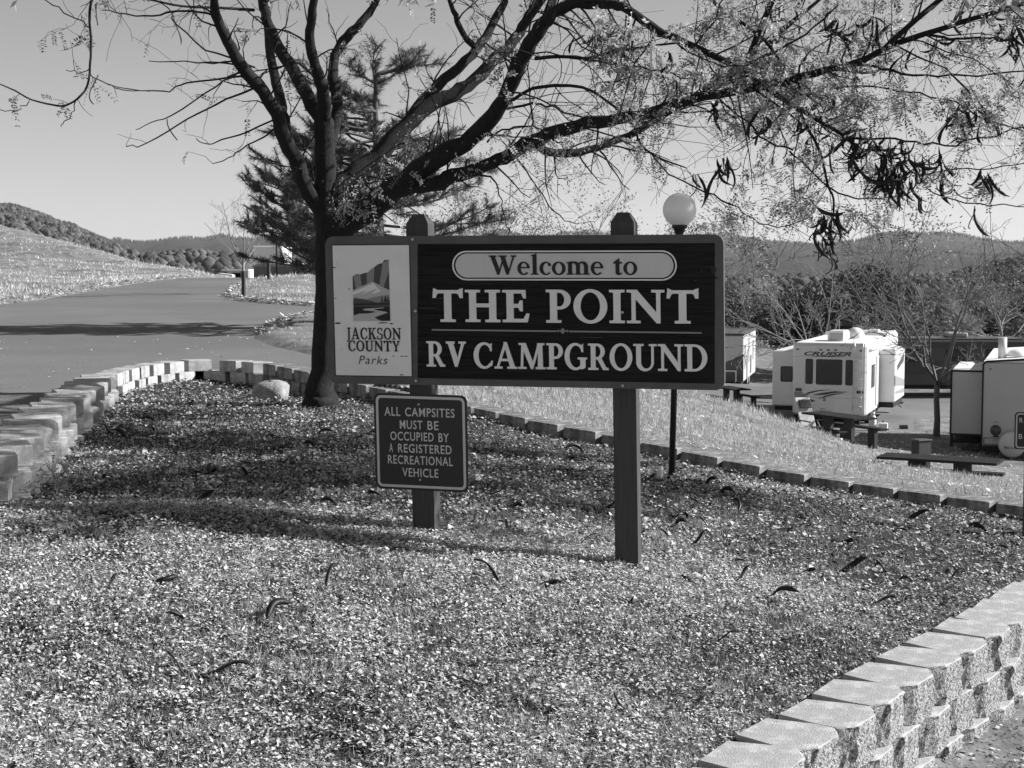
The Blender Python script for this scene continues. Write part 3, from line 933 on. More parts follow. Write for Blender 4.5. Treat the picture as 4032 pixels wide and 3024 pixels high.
for body, X0, X1, YT, YB in (('ALL CAMPSITES', 357, 815, 245, 303), ('MUST BE', 457, 712, 328, 386), ('OCCUPIED BY', 395, 778, 404, 462), ('A REGISTERED', 383, 795, 482, 540),
                             ('RECREATIONAL', 378, 802, 558, 616), ('VEHICLE', 471, 708, 638, 697)):
    a = RZ_(X0, YB + 2); b = RZ_(X1, YT + 2)
    zt = (b[1] + a[1]) / 2 + .0275
    words = body.split(' ')
    tot = sum(len(w) for w in words) + .75 * (len(words) - 1); cur = 0.0
    for w in words:                      # every word a part of its own
        xa = a[0] + (b[0] - a[0]) * cur / tot; xb = a[0] + (b[0] - a[0]) * (cur + len(w) - .12) / tot
        if w == 'A': xa += .004; xb -= .002
        mb = MB(); sans(mb, w, xa, xb, zt - .055, zt, -.0142, .012, 0, 1.12); rb(mb, 'word', M_edge)
        cur += len(w) + .75
for X, Y in ((580, 225), (587, 716)):
    c = RZ_(X, Y)
    rb(MB().plate([(c[0] + .007 * math.cos(t), c[1] + .007 * math.sin(t)) for t in np.linspace(0, 6.28, 9)[:-1]], -.017, -.010), 'bolt', M_bolt)

# ------------------------------------------------------------------ globe lamp
M_globe = mat('opal_globe', .95, .25, spec=.4)
_b = M_globe.node_tree.nodes['Principled BSDF']
_b.inputs['Subsurface Weight'].default_value = .25
_b.inputs['Subsurface Radius'].default_value = (1, 1, 1)
_b.inputs['Subsurface Scale'].default_value = .35
M_black = mat('black_metal', .02, .45, spec=.4)
lb = Vector((2.0 * 0 + (2648 - 2016) / FPX * 13.3, 13.3, 0)); lb.z = zg(lb.x, lb.y)
lamp = thing('globe_lamp', 'slim black lamp post with a white globe behind the right end of the sign', 'lamp', lb)
top = P(2676, 826, 13.3) - lb
MB().tube([(0, 0, -.1), (top.x * .5, 0, top.z * .5), (top.x * .94, 0, top.z - .2)], .028, 12).build('pole', M_black, lamp)
MB().lathe([(.0, -.03), (.036, -.03), (.036, .04), (.029, .05)], n=16).build('base', M_black, lamp)
MB().lathe([(.03, top.z - .27), (.032, top.z - .21), (.045, top.z - .19), (.05, top.z - .165), (.066, top.z - .16), (.066, top.z - .125), (.0, top.z - .12)], top.x, 0, 16).build('collar', M_black, lamp)
prof = [(.146 * math.sin(a), top.z - .146 * math.cos(a)) for a in np.linspace(.42, math.pi, 18)]
MB().lathe(prof, top.x, 0, 28).build('globe', M_globe, lamp)

# ------------------------------------------------------------------ partial sign at the right edge
sp = P(4030, 2115, 12.25); sp.z = zg(sp.x, sp.y)
esign = thing('notice_sign', 'dark notice sign with pale border cut by the right edge', 'sign', (sp.x + .06, sp.y, sp.z), R(-6))
ez0, ez1 = P(4015, 1772, 12.2).z - sp.z, P(4015, 1625, 12.2).z - sp.z
MB().bbox(-.05, .05, 0, .09, -.15, ez1 - .02, .006).build('post', M_post, esign)
x0 = P(4004, 1700, 12.2).x - sp.x - .06
MB().plate(rrect(x0, x0 + .42, ez0, ez1, .03), -.010, -.003).build('sheet', M_alu, esign)
MB().plate(rrect(x0 + .010, x0 + .41, ez0 + .010, ez1 - .010, .025), -.012, -.009).build('border', M_edge, esign)
MB().plate(rrect(x0 + .020, x0 + .40, ez0 + .020, ez1 - .020, .018), -.0135, -.0095).build('face', M_plate, esign)
mb = MB(); sans(mb, 'R', x0 + .035, x0 + .063, ez1 - .085, ez1 - .045, -.0145, .012); mb.build('lettering', M_edge, esign)
mb = MB(); sans(mb, 'B', x0 + .033, x0 + .061, ez0 + .085, ez0 + .125, -.0145, .012); mb.build('lettering', M_edge, esign)
# ------------------------------------------------------------------ recreational vehicles
M_rv = mat('rv_white_skin', .86, .3, 1.5, .03, spec=.5, dark=.93, dscale=1.2)
M_rvg = mat('rv_grey_skin', .66, .35, 1.5, .04, spec=.5)
M_rvd = mat('rv_tan_skin', .13, .45, 2.0, .1)
M_rvdd = mat('rv_dark_skin', .08, .5, 2.0, .1)
M_roof = mat('rv_roof_membrane', .82, .6, 3.0, .05)
M_glass = mat('tinted_glass', .012, .08, spec=.6)
M_rubber = mat('rubber_seal', .02, .7)
M_tyre = mat('tyre_rubber', .025, .8)
M_rim = mat('wheel_rim', .55, .4, metal=.5)
M_chassis = mat('chassis_black', .02, .6)
M_red = mat('lamp_lens', .06, .25, spec=.5)
M_dec1 = mat('decal_dark', .09, .4)
M_dec2 = mat('decal_grey', .33, .4)
M_steel = mat('bright_steel', .7, .35, metal=.6)
M_wood = mat('picnic_wood', .045, 1.0, 6.0, .3, .3, 30.0, stretch=(.4, 6, 6), spec=.03)
M_conc = mat('picnic_concrete', .065, .9, 12.0, .2, .3)
M_rust = mat('fire_ring_steel', .05, .8, 12.0, .3)

def poly_plate(root, name, pts, y0, y1, m, parent=None):
    a = sum(pts[i][0] * pts[(i + 1) % len(pts)][1] - pts[(i + 1) % len(pts)][0] * pts[i][1] for i in range(len(pts)))
    return MB().plate(pts if a > 0 else pts[::-1], y0, y1).build(name, m, parent or root)
def window(root, x0, x1, z0, z1, y, r=.06):
    fr = MB().strip(rrect(x0 - .03, x1 + .03, z0 - .03, z1 + .03, r + .02), rrect(x0, x1, z0, z1, r), y - .012, y + .02, closed=True).build('window', M_rv, root)
    MB().plate(rrect(x0 + .001, x1 - .001, z0 + .001, z1 - .001, r), y - .004, y + .02).build('pane', M_glass, fr)
    return fr
def side_window(root, x, y0, y1, z0, z1, sgn):
    fr = MB().bbox(min(x, x + sgn * .02), max(x, x + sgn * .02), y0, y1, z0, z1, .008).build('window', M_rubber, root)
    MB().box(x + sgn * .019, x + sgn * .024, y0 + .04, y1 - .04, z0 + .04, z1 - .04).build('pane', M_glass, fr)
def wheel(root, x0, x1, y, r=.36):
    w = MB().wheel(x0, x1, y, r, r).build('wheel', M_tyre, root)
    xo = x1 if abs(x1) > abs(x0) else x0
    s_ = 1 if xo > 0 else -1
    MB().add([(xo + s_ * .004, y + .2 * math.cos(a), r + .2 * math.sin(a)) for a in np.linspace(0, 2 * math.pi, 13)[:-1]], [tuple(range(12))]).build('rim', M_rim, w)

# fifth wheel in the middle distance
cr = Vector(((3269 - 2016) / FPX * 52, 52, 0)); cr.z = -3.62
cruiser = thing('fifth_wheel_trailer', 'white fifth wheel trailer with dark rear windows and slide outs beside a picnic table', 'camper', cr, R(-20.4))
def CX(X): return (X - 842) / 350.0
def CZ(Y): return .42 + (1200 - Y) / 350.0
prof = [(-1.25, .42), (1.25, .42), (1.25, 2.74), (1.16, 2.86), (-1.16, 2.86), (-1.25, 2.74)]
mb = MB(); mb.bbox(-1.25, 1.25, 0, 6.4, .42, 2.85, .07); mb.build('body', M_rv, cruiser)
MB().bbox(-1.25, 1.25, 6.38, 9.3, 1.45, 3.0, .09).build('nose', M_rv, cruiser)
MB().bbox(-1.18, 1.18, .07, 9.2, 2.84, 2.90, .02).build('roof', M_roof, cruiser)
for X0, X1, Y0, Y1 in ((555, 648, 524, 830), (680, 995, 527, 834), (1028, 1118, 529, 836)):
    window(cruiser, CX(X0), CX(X1), CZ(Y1), CZ(Y0), 0.0)
for X0, X1, Y0, Y1 in ((718, 750, 408, 425), (805, 840, 408, 425), (893, 928, 408, 425), (442, 476, 407, 423), (1190, 1225, 411, 428)):
    MB().bbox(CX(X0), CX(X1), -.02, .01, CZ(Y1), CZ(Y0), .008).build('marker_light', M_dec1, cruiser)
for X0, X1, Y0, Y1 in ((438, 515, 882, 915), (1163, 1242, 895, 928)):
    MB().bbox(CX(X0), CX(X1), -.025, .01, CZ(Y1), CZ(Y0), .012).build('tail_light', M_red, cruiser)
MB().bbox(CX(425), CX(528), -.014, .01, CZ(975), CZ(922), .01).build('plate_holder', M_dec2, cruiser)
mb = MB(); sans(mb, 'CRUISER', CX(535), CX(1098), CZ(487), CZ(438), -.006, .035, .35, 1.0); mb.build('lettering', M_dec1, cruiser)
def swoosh(pts_top, pts_bot, m, k):
    n = len(pts_top)
    mb = MB(); mb.strip([(CX(a), CZ(b)) for a, b in pts_top], [(CX(a), CZ(b)) for a, b in pts_bot], -.004 - .0006 * k, .001); mb.build('decal', m, cruiser)
swoosh([(600, 490), (720, 499), (860, 503), (1020, 492)], [(605, 492), (720, 488), (860, 490), (1015, 491)], M_dec1, 0)
swoosh([(525, 960), (600, 925), (720, 898), (870, 888)], [(525, 972), (600, 945), (720, 912), (860, 892)], M_dec1, 1)
swoosh([(430, 980), (520, 975), (570, 945), (600, 940)], [(430, 984), (540, 995), (580, 975), (605, 950)], M_dec2, 2)
swoosh([(650, 958), (760, 930), (900, 908), (1060, 912)], [(655, 962), (790, 955), (900, 928), (1050, 916)], M_dec1, 3)
swoosh([(715, 1000), (800, 962), (900, 935), (1030, 925)], [(722, 1005), (820, 975), (910, 950), (1020, 929)], M_dec1, 4)
swoosh([(560, 1000), (620, 1010), (680, 1028)], [(565, 1006), (620, 1020), (640, 1048)], M_dec1, 5)
MB().bbox(CX(772), CX(800), -.03, .01, CZ(1032), CZ(992), .01).build('outlet_cover', M_dec2, cruiser)
mb = MB(); sans(mb, 'RUV', CX(735), CX(802), CZ(1132), CZ(1114), -.004, .02, .2); mb.build('lettering', M_dec1, cruiser)
MB().box(CX(690), CX(890), -.003, .001, CZ(1147), CZ(1143)).build('trim_strip', M_dec2, cruiser)
lad = MB().tube([(CX(1215), -.06, CZ(1130)), (CX(1222), -.12, CZ(900)), (CX(1232), -.12, CZ(420)), (CX(1238), -.02, CZ(310)), (CX(1238), .2, CZ(320))], .013, 8).build('ladder', M_steel, cruiser)
MB().tube([(CX(1120), -.06, CZ(1130)), (CX(1128), -.12, CZ(900)), (CX(1136), -.12, CZ(420)), (CX(1138), -.02, CZ(310)), (CX(1138), .2, CZ(320))], .013, 8).build('ladder_rail', M_steel, lad)
for Y in (545, 652, 758, 865, 970, 1078):
    MB().tube([(CX(1128), -.115, CZ(Y)), (CX(1228), -.115, CZ(Y + 4))], .011, 6).build('rung', M_steel, lad)
# slide outs
s1_ = MB().bbox(-2.05, -1.2, .5, 4.4, .66, 2.58, .04).build('slide_out', M_rv, cruiser)
fr = MB().strip(rrect(-1.76, -1.34, 1.50, 2.04, .06), rrect(-1.73, -1.37, 1.53, 2.01, .04), .485, .53, closed=True).build('window', M_rubber, s1_)
MB().plate(rrect(-1.73, -1.37, 1.53, 2.01, .04), .49, .53).build('pane', M_glass, fr)
s2_ = MB().bbox(1.2, 1.84, 3.2, 6.2, .66, 2.56, .04).build('slide_out', M_rv, cruiser)
def sstripe(z0a, z1a, z0b, z1b, y0, y1, m): # band on the slide out's lit flank
    MB().add([(1.843, y0, z0a), (1.843, y1, z0b), (1.843, y1, z1b), (1.843, y0, z1a)], [(0, 1, 2, 3)]).build('decal', m, s2_)
sstripe(1.25, 1.62, 1.05, 1.30, 3.2, 6.1, M_dec2)
sstripe(.95, 1.05, .8, .98, 3.3, 6.1, M_dec2)
sstripe(1.75, 1.95, 2.0, 2.3, 3.7, 5.9, M_dec1)
MB().bbox(-1.98, -1.2, .6, 4.3, .50, .65, .02).build('slide_frame', M_chassis, cruiser)
MB().bbox(1.2, 1.78, 3.3, 6.1, .46, .65, .02).build('slide_frame', M_chassis, cruiser)
side_window(cruiser, 1.25, 1.2, 2.0, 1.3, 2.1, 1)
MB().bbox(1.25, 1.29, 2.35, 3.0, .6, 2.35, .01).build('entry_door', M_rvg, cruiser)
st = MB().bbox(1.3, 1.75, 6.6, 7.2, .32, .36, .01).build('folding_step', M_chassis, cruiser)
MB().tube([(1.25, 6.7, .6), (1.5, 6.7, .34), (1.7, 6.7, .18)], .02).build('step_arm', M_chassis, st)
ac = MB().bbox(-.28, .34, 1.2, 2.3, 2.9, 3.27, .07).build('air_conditioner', M_rv, cruiser)
for k in range(9):
    MB().box(-.20, .26, 1.188, 1.205, 2.955 + k * .028, 2.970 + k * .028).build('louvre', M_dec2, ac)
prof = [(.33 * math.cos(a), 2.98 + .32 * math.sin(a)) for a in np.linspace(0, math.pi / 2, 8)]
MB().lathe([(.33, 2.89)] + prof, .32, 3.9, 20).build('satellite_dome', M_rv, cruiser)
MB().bbox(-.3, .2, 5.2, 5.7, 2.9, 3.02, .03).build('roof_vent', M_rv, cruiser)
MB().bbox(.4, .8, 6.7, 7.2, 2.98, 3.12, .03).build('roof_vent', M_rv, cruiser)
MB().bbox(-1.1, 1.1, .15, 6.3, .28, .43, .02).build('underframe', M_chassis, cruiser)
for x0, x1 in ((-1.15, -.92), (.92, 1.15)):
    for y in (2.2, 3.15): wheel(cruiser, x0, x1, y, .36)
for x in (-.75, .75): MB().bbox(x - .04, x + .04, 6.9, 7.0, 0, 1.5, .01).build('landing_leg', M_chassis, cruiser)
for x in (-1.0, -.6): MB().bbox(x - .05, x + .05, .25, .37, 0, .45, .01).build('stabiliser_jack', M_chassis, cruiser)
MB().bbox(.9, 1.0, .25, .37, 0, .45, .01).build('stabiliser_jack', M_chassis, cruiser)

MB().bbox(-1.2, 1.2, -.1, .0, .34, .42, .01).build('bumper', M_chassis, cruiser)
MB().tube([(1.31, .4, 2.66), (1.31, 3.0, 2.66)], .05, 8).build('awning_roll', M_rv, cruiser)
for zz in (1.02, 2.42):
    MB().box(-1.245, 1.245, -.0035, .001, zz, zz + .008).build('panel_seam', M_dec2, cruiser)
# travel trailer at the right edge
tr = Vector(((4057 - 2016) / FPX * 42, 42, -3.65))
trailer = thing('travel_trailer', 'grey travel trailer with black edging and round spare tyre cover at right edge', 'camper', tr, R(-19.5))
M_rvt = mat('trailer_grey_skin', .44, .35, 1.5, .05, spec=.5)
MB().bbox(-1.22, 1.22, 0, 7.5, .53, 2.86, .03).build('body', M_rvt, trailer)
MB().strip([(-1.235, .5), (-1.235, 2.80), (-1.15, 2.90), (0, 2.99), (1.15, 2.90), (1.235, 2.80), (1.235, .5)], [(-1.19, .5), (-1.19, 2.78), (-1.13, 2.85), (0, 2.93), (1.13, 2.85), (1.19, 2.78), (1.19, .5)], -.02, .06).build('edge_trim', M_rubber, trailer)
mb = MB(); mb.prism([(-1.2, .03), (1.2, .03), (1.2, 7.45), (-1.2, 7.45)], 2.85, 2.88); mb.plate([(-1.2, 2.88), (1.2, 2.88), (0, 2.965)], .03, 7.45); mb.build('roof', M_roof, trailer)
sl = MB().bbox(-2.08, -1.21, .35, 4.2, .78, 2.58, .02).build('slide_out', M_rvt, trailer)
MB().strip(rrect(-2.10, -1.2, .76, 2.60, .02, 2), rrect(-2.05, -1.24, .81, 2.55, .02, 2), .33, .40, closed=True).build('slide_trim', M_rubber, sl)
MB().bbox(-2.06, -1.22, .37, 4.15, 2.58, 2.62, .01).build('slide_roof', M_roof, sl)
MB().bbox(-2.07, -1.2, .5, 4.0, .52, .58, .01).build('slide_frame', M_chassis, trailer)
MB().bbox(-2.08, -2.0, .36, .46, .42, .80, .01).build('slide_arm', M_chassis, trailer)
tl = MB().lathe([(0.0, -.02), (.14, -.02), (.15, 0), (.15, .02)], n=20).xf(lambda x, y, z: (x - .84, z - .004, y + .97)).build('tail_light', M_red, trailer)
MB().bbox(-.92, -.76, -.012, .01, .78, .82, .004).build('lamp_bracket', M_rubber, trailer)
pl = MB().strip(rrect(-1.16, -.55, .56, .76, .02), rrect(-1.14, -.57, .58, .74, .02), -.012, .002, closed=True).build('plate_frame', M_dec1, trailer)
mb = MB(); mb.add([(-.95, -.006, .68), (-.75, -.006, .68), (-.85, -.006, .73)], [(0, 1, 2)]); mb.build('decal', M_dec2, pl)
mb = MB(); mb.add([(-.95, -.006, 1.17), (-.73, -.006, 1.17), (-.84, -.006, 1.25)], [(0, 1, 2)]); mb.build('decal', M_dec2, trailer)
MB().lathe([(0.0, -.02), (.05, -.02), (.06, .0)], n=12).xf(lambda x, y, z: (x + .18, z - .005, y + 2.05)).build('camera_mount', M_rubber, trailer)
MB().lathe([(0.0, -.01), (.022, -.01), (.022, .0)], n=10).xf(lambda x, y, z: (x - 1.02, z - .005, y + 2.67)).build('marker_light', M_rubber, trailer)
M_cover = mat('spare_cover_vinyl', .62, .5, 6.0, .06, .2, 20.0)
cv = MB().lathe([(0.0, -.22), (.30, -.215), (.355, -.19), (.365, -.12), (.36, 0.0)], n=28).xf(lambda x, y, z: (x - .40, z - .03, y + .60)).build('spare_tyre_cover', M_cover, trailer)
mb = MB(); sans(mb, 'BLUE', -.60, -.24, .49, .56, -.252, .02, 0); mb.build('lettering', M_dec1, cv)
MB().bbox(-1.1, 1.1, .1, 7.3, .36, .54, .02).build('underframe', M_chassis, trailer)
for x0, x1 in ((-1.15, -.92), (.92, 1.15)):
    for y in (3.4, 4.3): wheel(trailer, x0, x1, y, .34)
dm = MB().lathe([(.30 * math.cos(a), 2.97 + .2 * math.sin(a)) for a in np.linspace(0, math.pi / 2, 7)], -.35, 1.4, 20).build('satellite_dome', M_rv, trailer)
MB().tube([(-.75, 1.2, 2.9), (-.75, 1.2, 3.5)], .12, 10).build('vent_pipe', M_rvg, trailer)
MB().tube([(-1.75, .6, .02), (-1.70, .55, .3), (-1.55, .5, .5), (-1.3, .45, .55)], .012, 5).build('power_cord', M_chassis, trailer)

# trailer half hidden behind the sign
t2 = Vector((9.7, 72, 0)); t2.z = -3.95
tr2 = thing('travel_trailer', 'two tone travel trailer half hidden behind the right end of the big sign', 'camper', t2, R(-13.5))
MB().bbox(-1.22, 1.22, 0, 7.0, .45, 2.62, .04).build('body', M_rvg, tr2)
MB().bbox(-1.2, 1.26, -.03, 7.0, 2.62, 2.72, .02).build('roof', M_dec1, tr2)
poly_plate(tr2, 'lower_panel', [(-1.21, .46), (1.21, .46), (1.21, 1.75), (.2, 1.28), (-1.21, 1.0)], -.006, 0.0, M_rvd)
poly_plate(tr2, 'skirt_panel', [(-1.21, .46), (1.21, .46), (1.21, .78), (-1.21, .78)], -.012, -.005, M_dec1)
hd = MB().strip(rrect(.1, .9, .42, .98, .08), rrect(.16, .84, .42, .92, .06), -.06, -.012, closed=False).build('bumper_hoop', M_rv, tr2)
for k, (y0, y1, z0, z1) in enumerate(((.4, 1.0, 1.0, 2.1), (1.5, 2.1, .5, 1.6), (2.5, 3.2, 1.2, 2.4), (3.6, 4.4, .6, 1.5), (5.0, 5.8, 1.2, 2.2))):
    MB().bbox(1.215, 1.232, y0, y1, z0, z1, .004).build('side_panel', M_rvd if k % 2 else M_dec2, tr2)
for y in (3.2, 4.1): wheel(tr2, .92, 1.15, y, .34)
wheel(tr2, -1.15, -.92, 3.2, .34)
MB().bbox(-1.1, 1.1, .1, 6.8, .30, .46, .02).build('underframe', M_chassis, tr2)

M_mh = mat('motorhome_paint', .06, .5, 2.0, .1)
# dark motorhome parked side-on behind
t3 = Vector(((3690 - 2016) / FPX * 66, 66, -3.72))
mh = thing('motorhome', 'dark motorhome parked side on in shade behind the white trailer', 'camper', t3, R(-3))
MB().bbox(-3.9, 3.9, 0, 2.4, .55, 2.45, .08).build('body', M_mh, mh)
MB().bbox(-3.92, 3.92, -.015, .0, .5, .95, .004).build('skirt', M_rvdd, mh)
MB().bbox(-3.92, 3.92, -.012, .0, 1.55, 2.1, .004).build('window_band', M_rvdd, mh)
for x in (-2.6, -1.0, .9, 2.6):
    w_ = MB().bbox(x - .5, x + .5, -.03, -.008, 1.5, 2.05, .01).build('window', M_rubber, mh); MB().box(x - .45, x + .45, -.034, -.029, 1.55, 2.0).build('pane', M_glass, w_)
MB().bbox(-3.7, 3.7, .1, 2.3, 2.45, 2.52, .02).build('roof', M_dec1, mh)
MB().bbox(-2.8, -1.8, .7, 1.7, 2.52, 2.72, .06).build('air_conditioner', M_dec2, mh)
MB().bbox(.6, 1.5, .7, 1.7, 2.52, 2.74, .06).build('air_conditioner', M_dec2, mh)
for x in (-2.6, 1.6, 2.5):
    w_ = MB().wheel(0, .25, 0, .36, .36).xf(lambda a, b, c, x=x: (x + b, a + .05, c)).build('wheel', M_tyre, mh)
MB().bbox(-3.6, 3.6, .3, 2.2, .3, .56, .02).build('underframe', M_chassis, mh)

# vehicles and shed beyond the crest of the road
def far_pos(px, d):
    x = (px - 2016) / FPX * d
    return Vector((x, d, zg(x, d)))
f1 = far_pos(1058, 120)
H1 = P(1058, 969, 120).z - f1.z
far1 = thing('fifth_wheel_trailer', 'tall pale trailer at the crest of the road behind the bare sapling', 'camper', f1, R(2))
MB().bbox(-1.12, 1.12, 0, 7, .6, H1 - .1, .06).build('body', M_rvg, far1)
MB().bbox(-1.14, 1.14, -.03, 7, H1 - .11, H1 + .02, .03).build('roof', M_roof, far1)
mb = MB(); sans(mb, 'L', -.6, -.5, H1 - 1.05, H1 - .8, -.006, .02, .3); mb.build('lettering', M_dec1, far1)
MB().bbox(-1.0, 1.0, .2, 6.8, .25, .6, .02).build('underframe', M_chassis, far1)
MB().bbox(1.1, 2.2, 2, 6, .5, H1 - 1.3, .05).build('slide_out', M_rv, far1)
for y in (3, 4): wheel(far1, .85, 1.08, y, .34); 
f2 = far_pos(1075, 112)
H2 = P(1075, 1062, 112).z - f2.z
far2 = thing('utility_box_trailer', 'low grey box trailer with cabinet doors in front of the tall trailer', 'trailer', f2, R(2))
MB().bbox(-1.02, 1.02, 0, 2.2, .35, H2, .03).build('body', M_rvg, far2)
for x in (-.62, .0, .62): MB().bbox(x - .24, x + .24, -.015, 0, .5, H2 - .15, .006).build('cabinet_door', M_dec2, far2)
for x0, x1 in ((-1.0, -.8), (.8, 1.0)): wheel(far2, x0, x1, 1.1, .3)
f3 = far_pos(888, 118)
H3 = P(888, 1080, 118).z - f3.z
shed = thing('carport', 'small white open fronted shelter seen over the crest of the road', 'shelter', f3, R(4))
MB().bbox(-.5, -.22, 0, 2, 0, H3 - .1, .02).build('side_wall', M_rv, shed)
MB().bbox(.22, .5, 0, 2, 0, H3 - .1, .02).build('side_wall', M_rv, shed)
MB().plate([(-.62, H3 - .12), (.62, H3 - .22), (.55, H3 - .02), (-.45, H3 + .1)], -.1, 2.1).build('roof', M_roof, shed)
MB().bbox(-.48, .48, 1.9, 1.98, 0, H3 - .12, .01).build('back_wall', M_dec1, shed)
f4 = far_pos(1010, 128)
H4 = P(1010, 1060, 128).z - f4.z
van = thing('motorhome', 'low white motorhome with dark windows left of the tall trailer', 'camper', f4, R(70))
MB().bbox(-1.1, 1.1, 0, 4.6, .4, H4, .12).build('body', M_rv, van)
for y in (.8, 2.0, 3.2): MB().bbox(-1.125, -1.09, y, y + .8, H4 - .75, H4 - .3, .01).build('window', M_glass, van)
for y in (1, 3.6): wheel(van, -1.12, -.9, y, .34)
f5 = far_pos(1215, 95)
H5 = P(1215, 1040, 95).z - f5.z
far5 = thing('camper_van', 'dark grey camper parked behind the pine trunk', 'camper', f5, R(80))
MB().bbox(-1.1, 1.1, -1.2, 3.2, .4, H5, .15).build('body', M_rvd, far5)
MB().bbox(-1.12, -1.08, -.6, .6, H5 - .9, H5 - .3, .01).build('window', M_glass, far5)
for y in (-.5, 2.3): wheel(far5, -1.12, -.9, y, .34)

# ------------------------------------------------------------------ picnic furniture and camp clutter
def picnic_table(label, loc, rz, L=1.85, group=None, sink=0.0):
    t = thing('picnic_table', label, 'table', loc, rz)
    for k in range(5):
        y0 = -.38 + k * .153
        MB().bbox(-L / 2, L / 2, y0, y0 + .146, .71, .76, .006).build('plank', M_wood, t)
    for x in (-.42, .42):
        MB().prism([(x - .16, -.06), (x + .16, -.06), (x + .16, .06), (x - .16, .06)], -.15, .71).build('pedestal', M_conc, t)
    for s in (-1, 1):
        b = MB().bbox(-L / 2 + .05, L / 2 - .05, s * .68 - .14, s * .68 + .14, .40, .45, .008).build('bench', M_wood, t)
        for x in (-.55, .55):
            MB().bbox(x - .13, x + .13, s * .68 - .06, s * .68 + .06, -.15, .40, .006).build('bench_support', M_conc, b)
    return t
q = P(3300, 1740, 39.5)
picnic_table('dark picnic table with benches in front of the white fifth wheel trailer', (q.x, q.y, zg(q.x, q.y) + .06), R(-62), 2.1)
q = P(3700, 1850, 28.5)
picnic_table('long low picnic table on the grass slope near the grey trailer', (q.x, q.y, -2.5), R(-28), 2.2)
q = P(2880, 1560, 60)
picnic_table('small picnic table showing below the right end of the big sign', (q.x, q.y, zg(q.x, q.y)), R(-70), 1.8)

q = P(3655, 1810, 31)
ub = thing('utility_pedestal', 'dark square utility box standing behind the long low picnic table', 'utility box', (q.x - .15, q.y, zg(q.x, q.y)), R(25))
z1 = P(3655, 1729, 31).z - zg(q.x, q.y)
MB().bbox(-.16, .16, -.12, .12, -.1, z1 - .02, .01).build('cabinet', M_conc, ub)
MB().bbox(-.18, .18, -.14, .14, z1 - .03, z1, .008).build('lid', M_rvdd, ub)
# fire ring with grate
q = P(2975, 1618, 46); q.z = zg(q.x, q.y)
fr_ = thing('fire_ring', 'dark steel fire ring on the ground left of the white fifth wheel trailer', 'fire ring', q)
MB().lathe([(.36, -.05), (.38, -.05), (.38, .32), (.36, .32), (.36, -.05)], n=22).build('ring', M_rust, fr_)
g_ = MB().tube([(-.2, 0, .3), (-.2, 0, .48), (.2, 0, .48), (.2, 0, .3)], .012, 5).build('grate', M_rust, fr_)
for k in range(6): MB().tube([(-.18 + k * .07, -.25, .36), (-.18 + k * .07, .22, .36)], .008, 4).build('grate_bar', M_rust, g_)
# folding camp chair
q = P(3205, 1690, 44.5); q.z = zg(q.x, q.y)
ch = thing('camp_chair', 'reclining folding camp chair with pale cushion beside the picnic table', 'chair', q, R(20))
M_fab = mat('chair_fabric', .62, .8, 8.0, .1); M_fab2 = mat('chair_fabric_dark', .06, .8)
MB().bbox(-.26, .26, -.25, .28, .40, .44, .01).build('seat', M_fab2, ch)
MB().bbox(-.25, .25, 0, .05, 0, .85, .015).xf(lambda x, y, z: (x - .12 * z, y + .28 + .28 * z, z + .42)).build('backrest', M_fab, ch)
MB().bbox(-.2, .2, -.06, .0, .55, .80, .02).xf(lambda x, y, z: (x - .12 * z + .02, y + .26 + .28 * z, z + .42)).build('head_cushion', M_fab2, ch)
for s in (-1, 1):
    MB().tube([(s * .28, -.28, 0), (s * .28, .3, .62)], .012, 5).build('leg', M_steel, ch)
    MB().tube([(s * .28, .35, 0), (s * .28, -.25, .62)], .012, 5).build('leg', M_steel, ch)
    MB().bbox(s * .29 - .03, s * .29 + .03, -.3, .32, .61, .64, .006).build('armrest', M_fab2, ch)
# odds and ends on the pad
q = P(3558, 1672, 51.5); q.z = float(z_loop(q.x, q.y))
tag(MB().bbox(-.13, .13, -.1, .1, 0, .14, .01).xf(lambda x, y, z: (x + q.x, y + q.y, z + q.z)).build('wheel_chock', M_rvdd), 'small dark block lying on the asphalt pad right of the white trailer', 'block')
q = P(3462, 1668, 50.6); q.z = zg(q.x, q.y)
jug = thing('water_jug', 'pale plastic water container at the corner of the white trailer', 'container', q)
MB().bbox(-.02, .28, -.1, .12, 0, .36, .04).build('body', M_rv, jug)
MB().lathe([(.03, .36), (.03, .42), (0, .43)], .13, 0, 8).build('cap', M_chassis, jug)
gc = thing('gas_cylinder', 'tall light gas bottle beside the wheel of the white trailer', 'cylinder', q + Vector((-.2, .1, 0)))
MB().lathe([(0, 0), (.12, 0), (.13, .04), (.13, .5), (.09, .58), (.03, .6), (.03, .68), (0, .69)], n=14).build('body', M_rvg, gc)
MB().lathe([(.07, .60), (.075, .60), (.075, .7), (.07, .7)], n=12).build('collar', M_steel, gc)
# road marker posts by the crest
for (px, py, d, wpx, pt, lab) in ((957, 1181, 50, 13.6, 1067, 'short dark wooden marker post at the grass island edge, nearer of two'),
                              (1056, 1109, 60, 11.5, 1024, 'short dark wooden marker post near the pale trailer, farther of two')):
    b0 = P(px, py, d); b0.z = zg(b0.x, b0.y)
    hh = P(px, pt, d).z - b0.z; w2 = wpx * mpp(d) / 2
    pp = thing('marker_post', lab, 'post', b0, R(-14), 'marker posts along the road')
    MB().bbox(-w2, w2, 0, 2 * w2, -.1, hh, .008).build('post', M_post, pp)
    MB().plate([(-w2 * .8, hh - .22), (w2 * .8, hh - .22), (w2 * .8, hh - .12), (-w2 * .8, hh - .12)], -.006, .002).build('marker_plate', M_plate, pp)
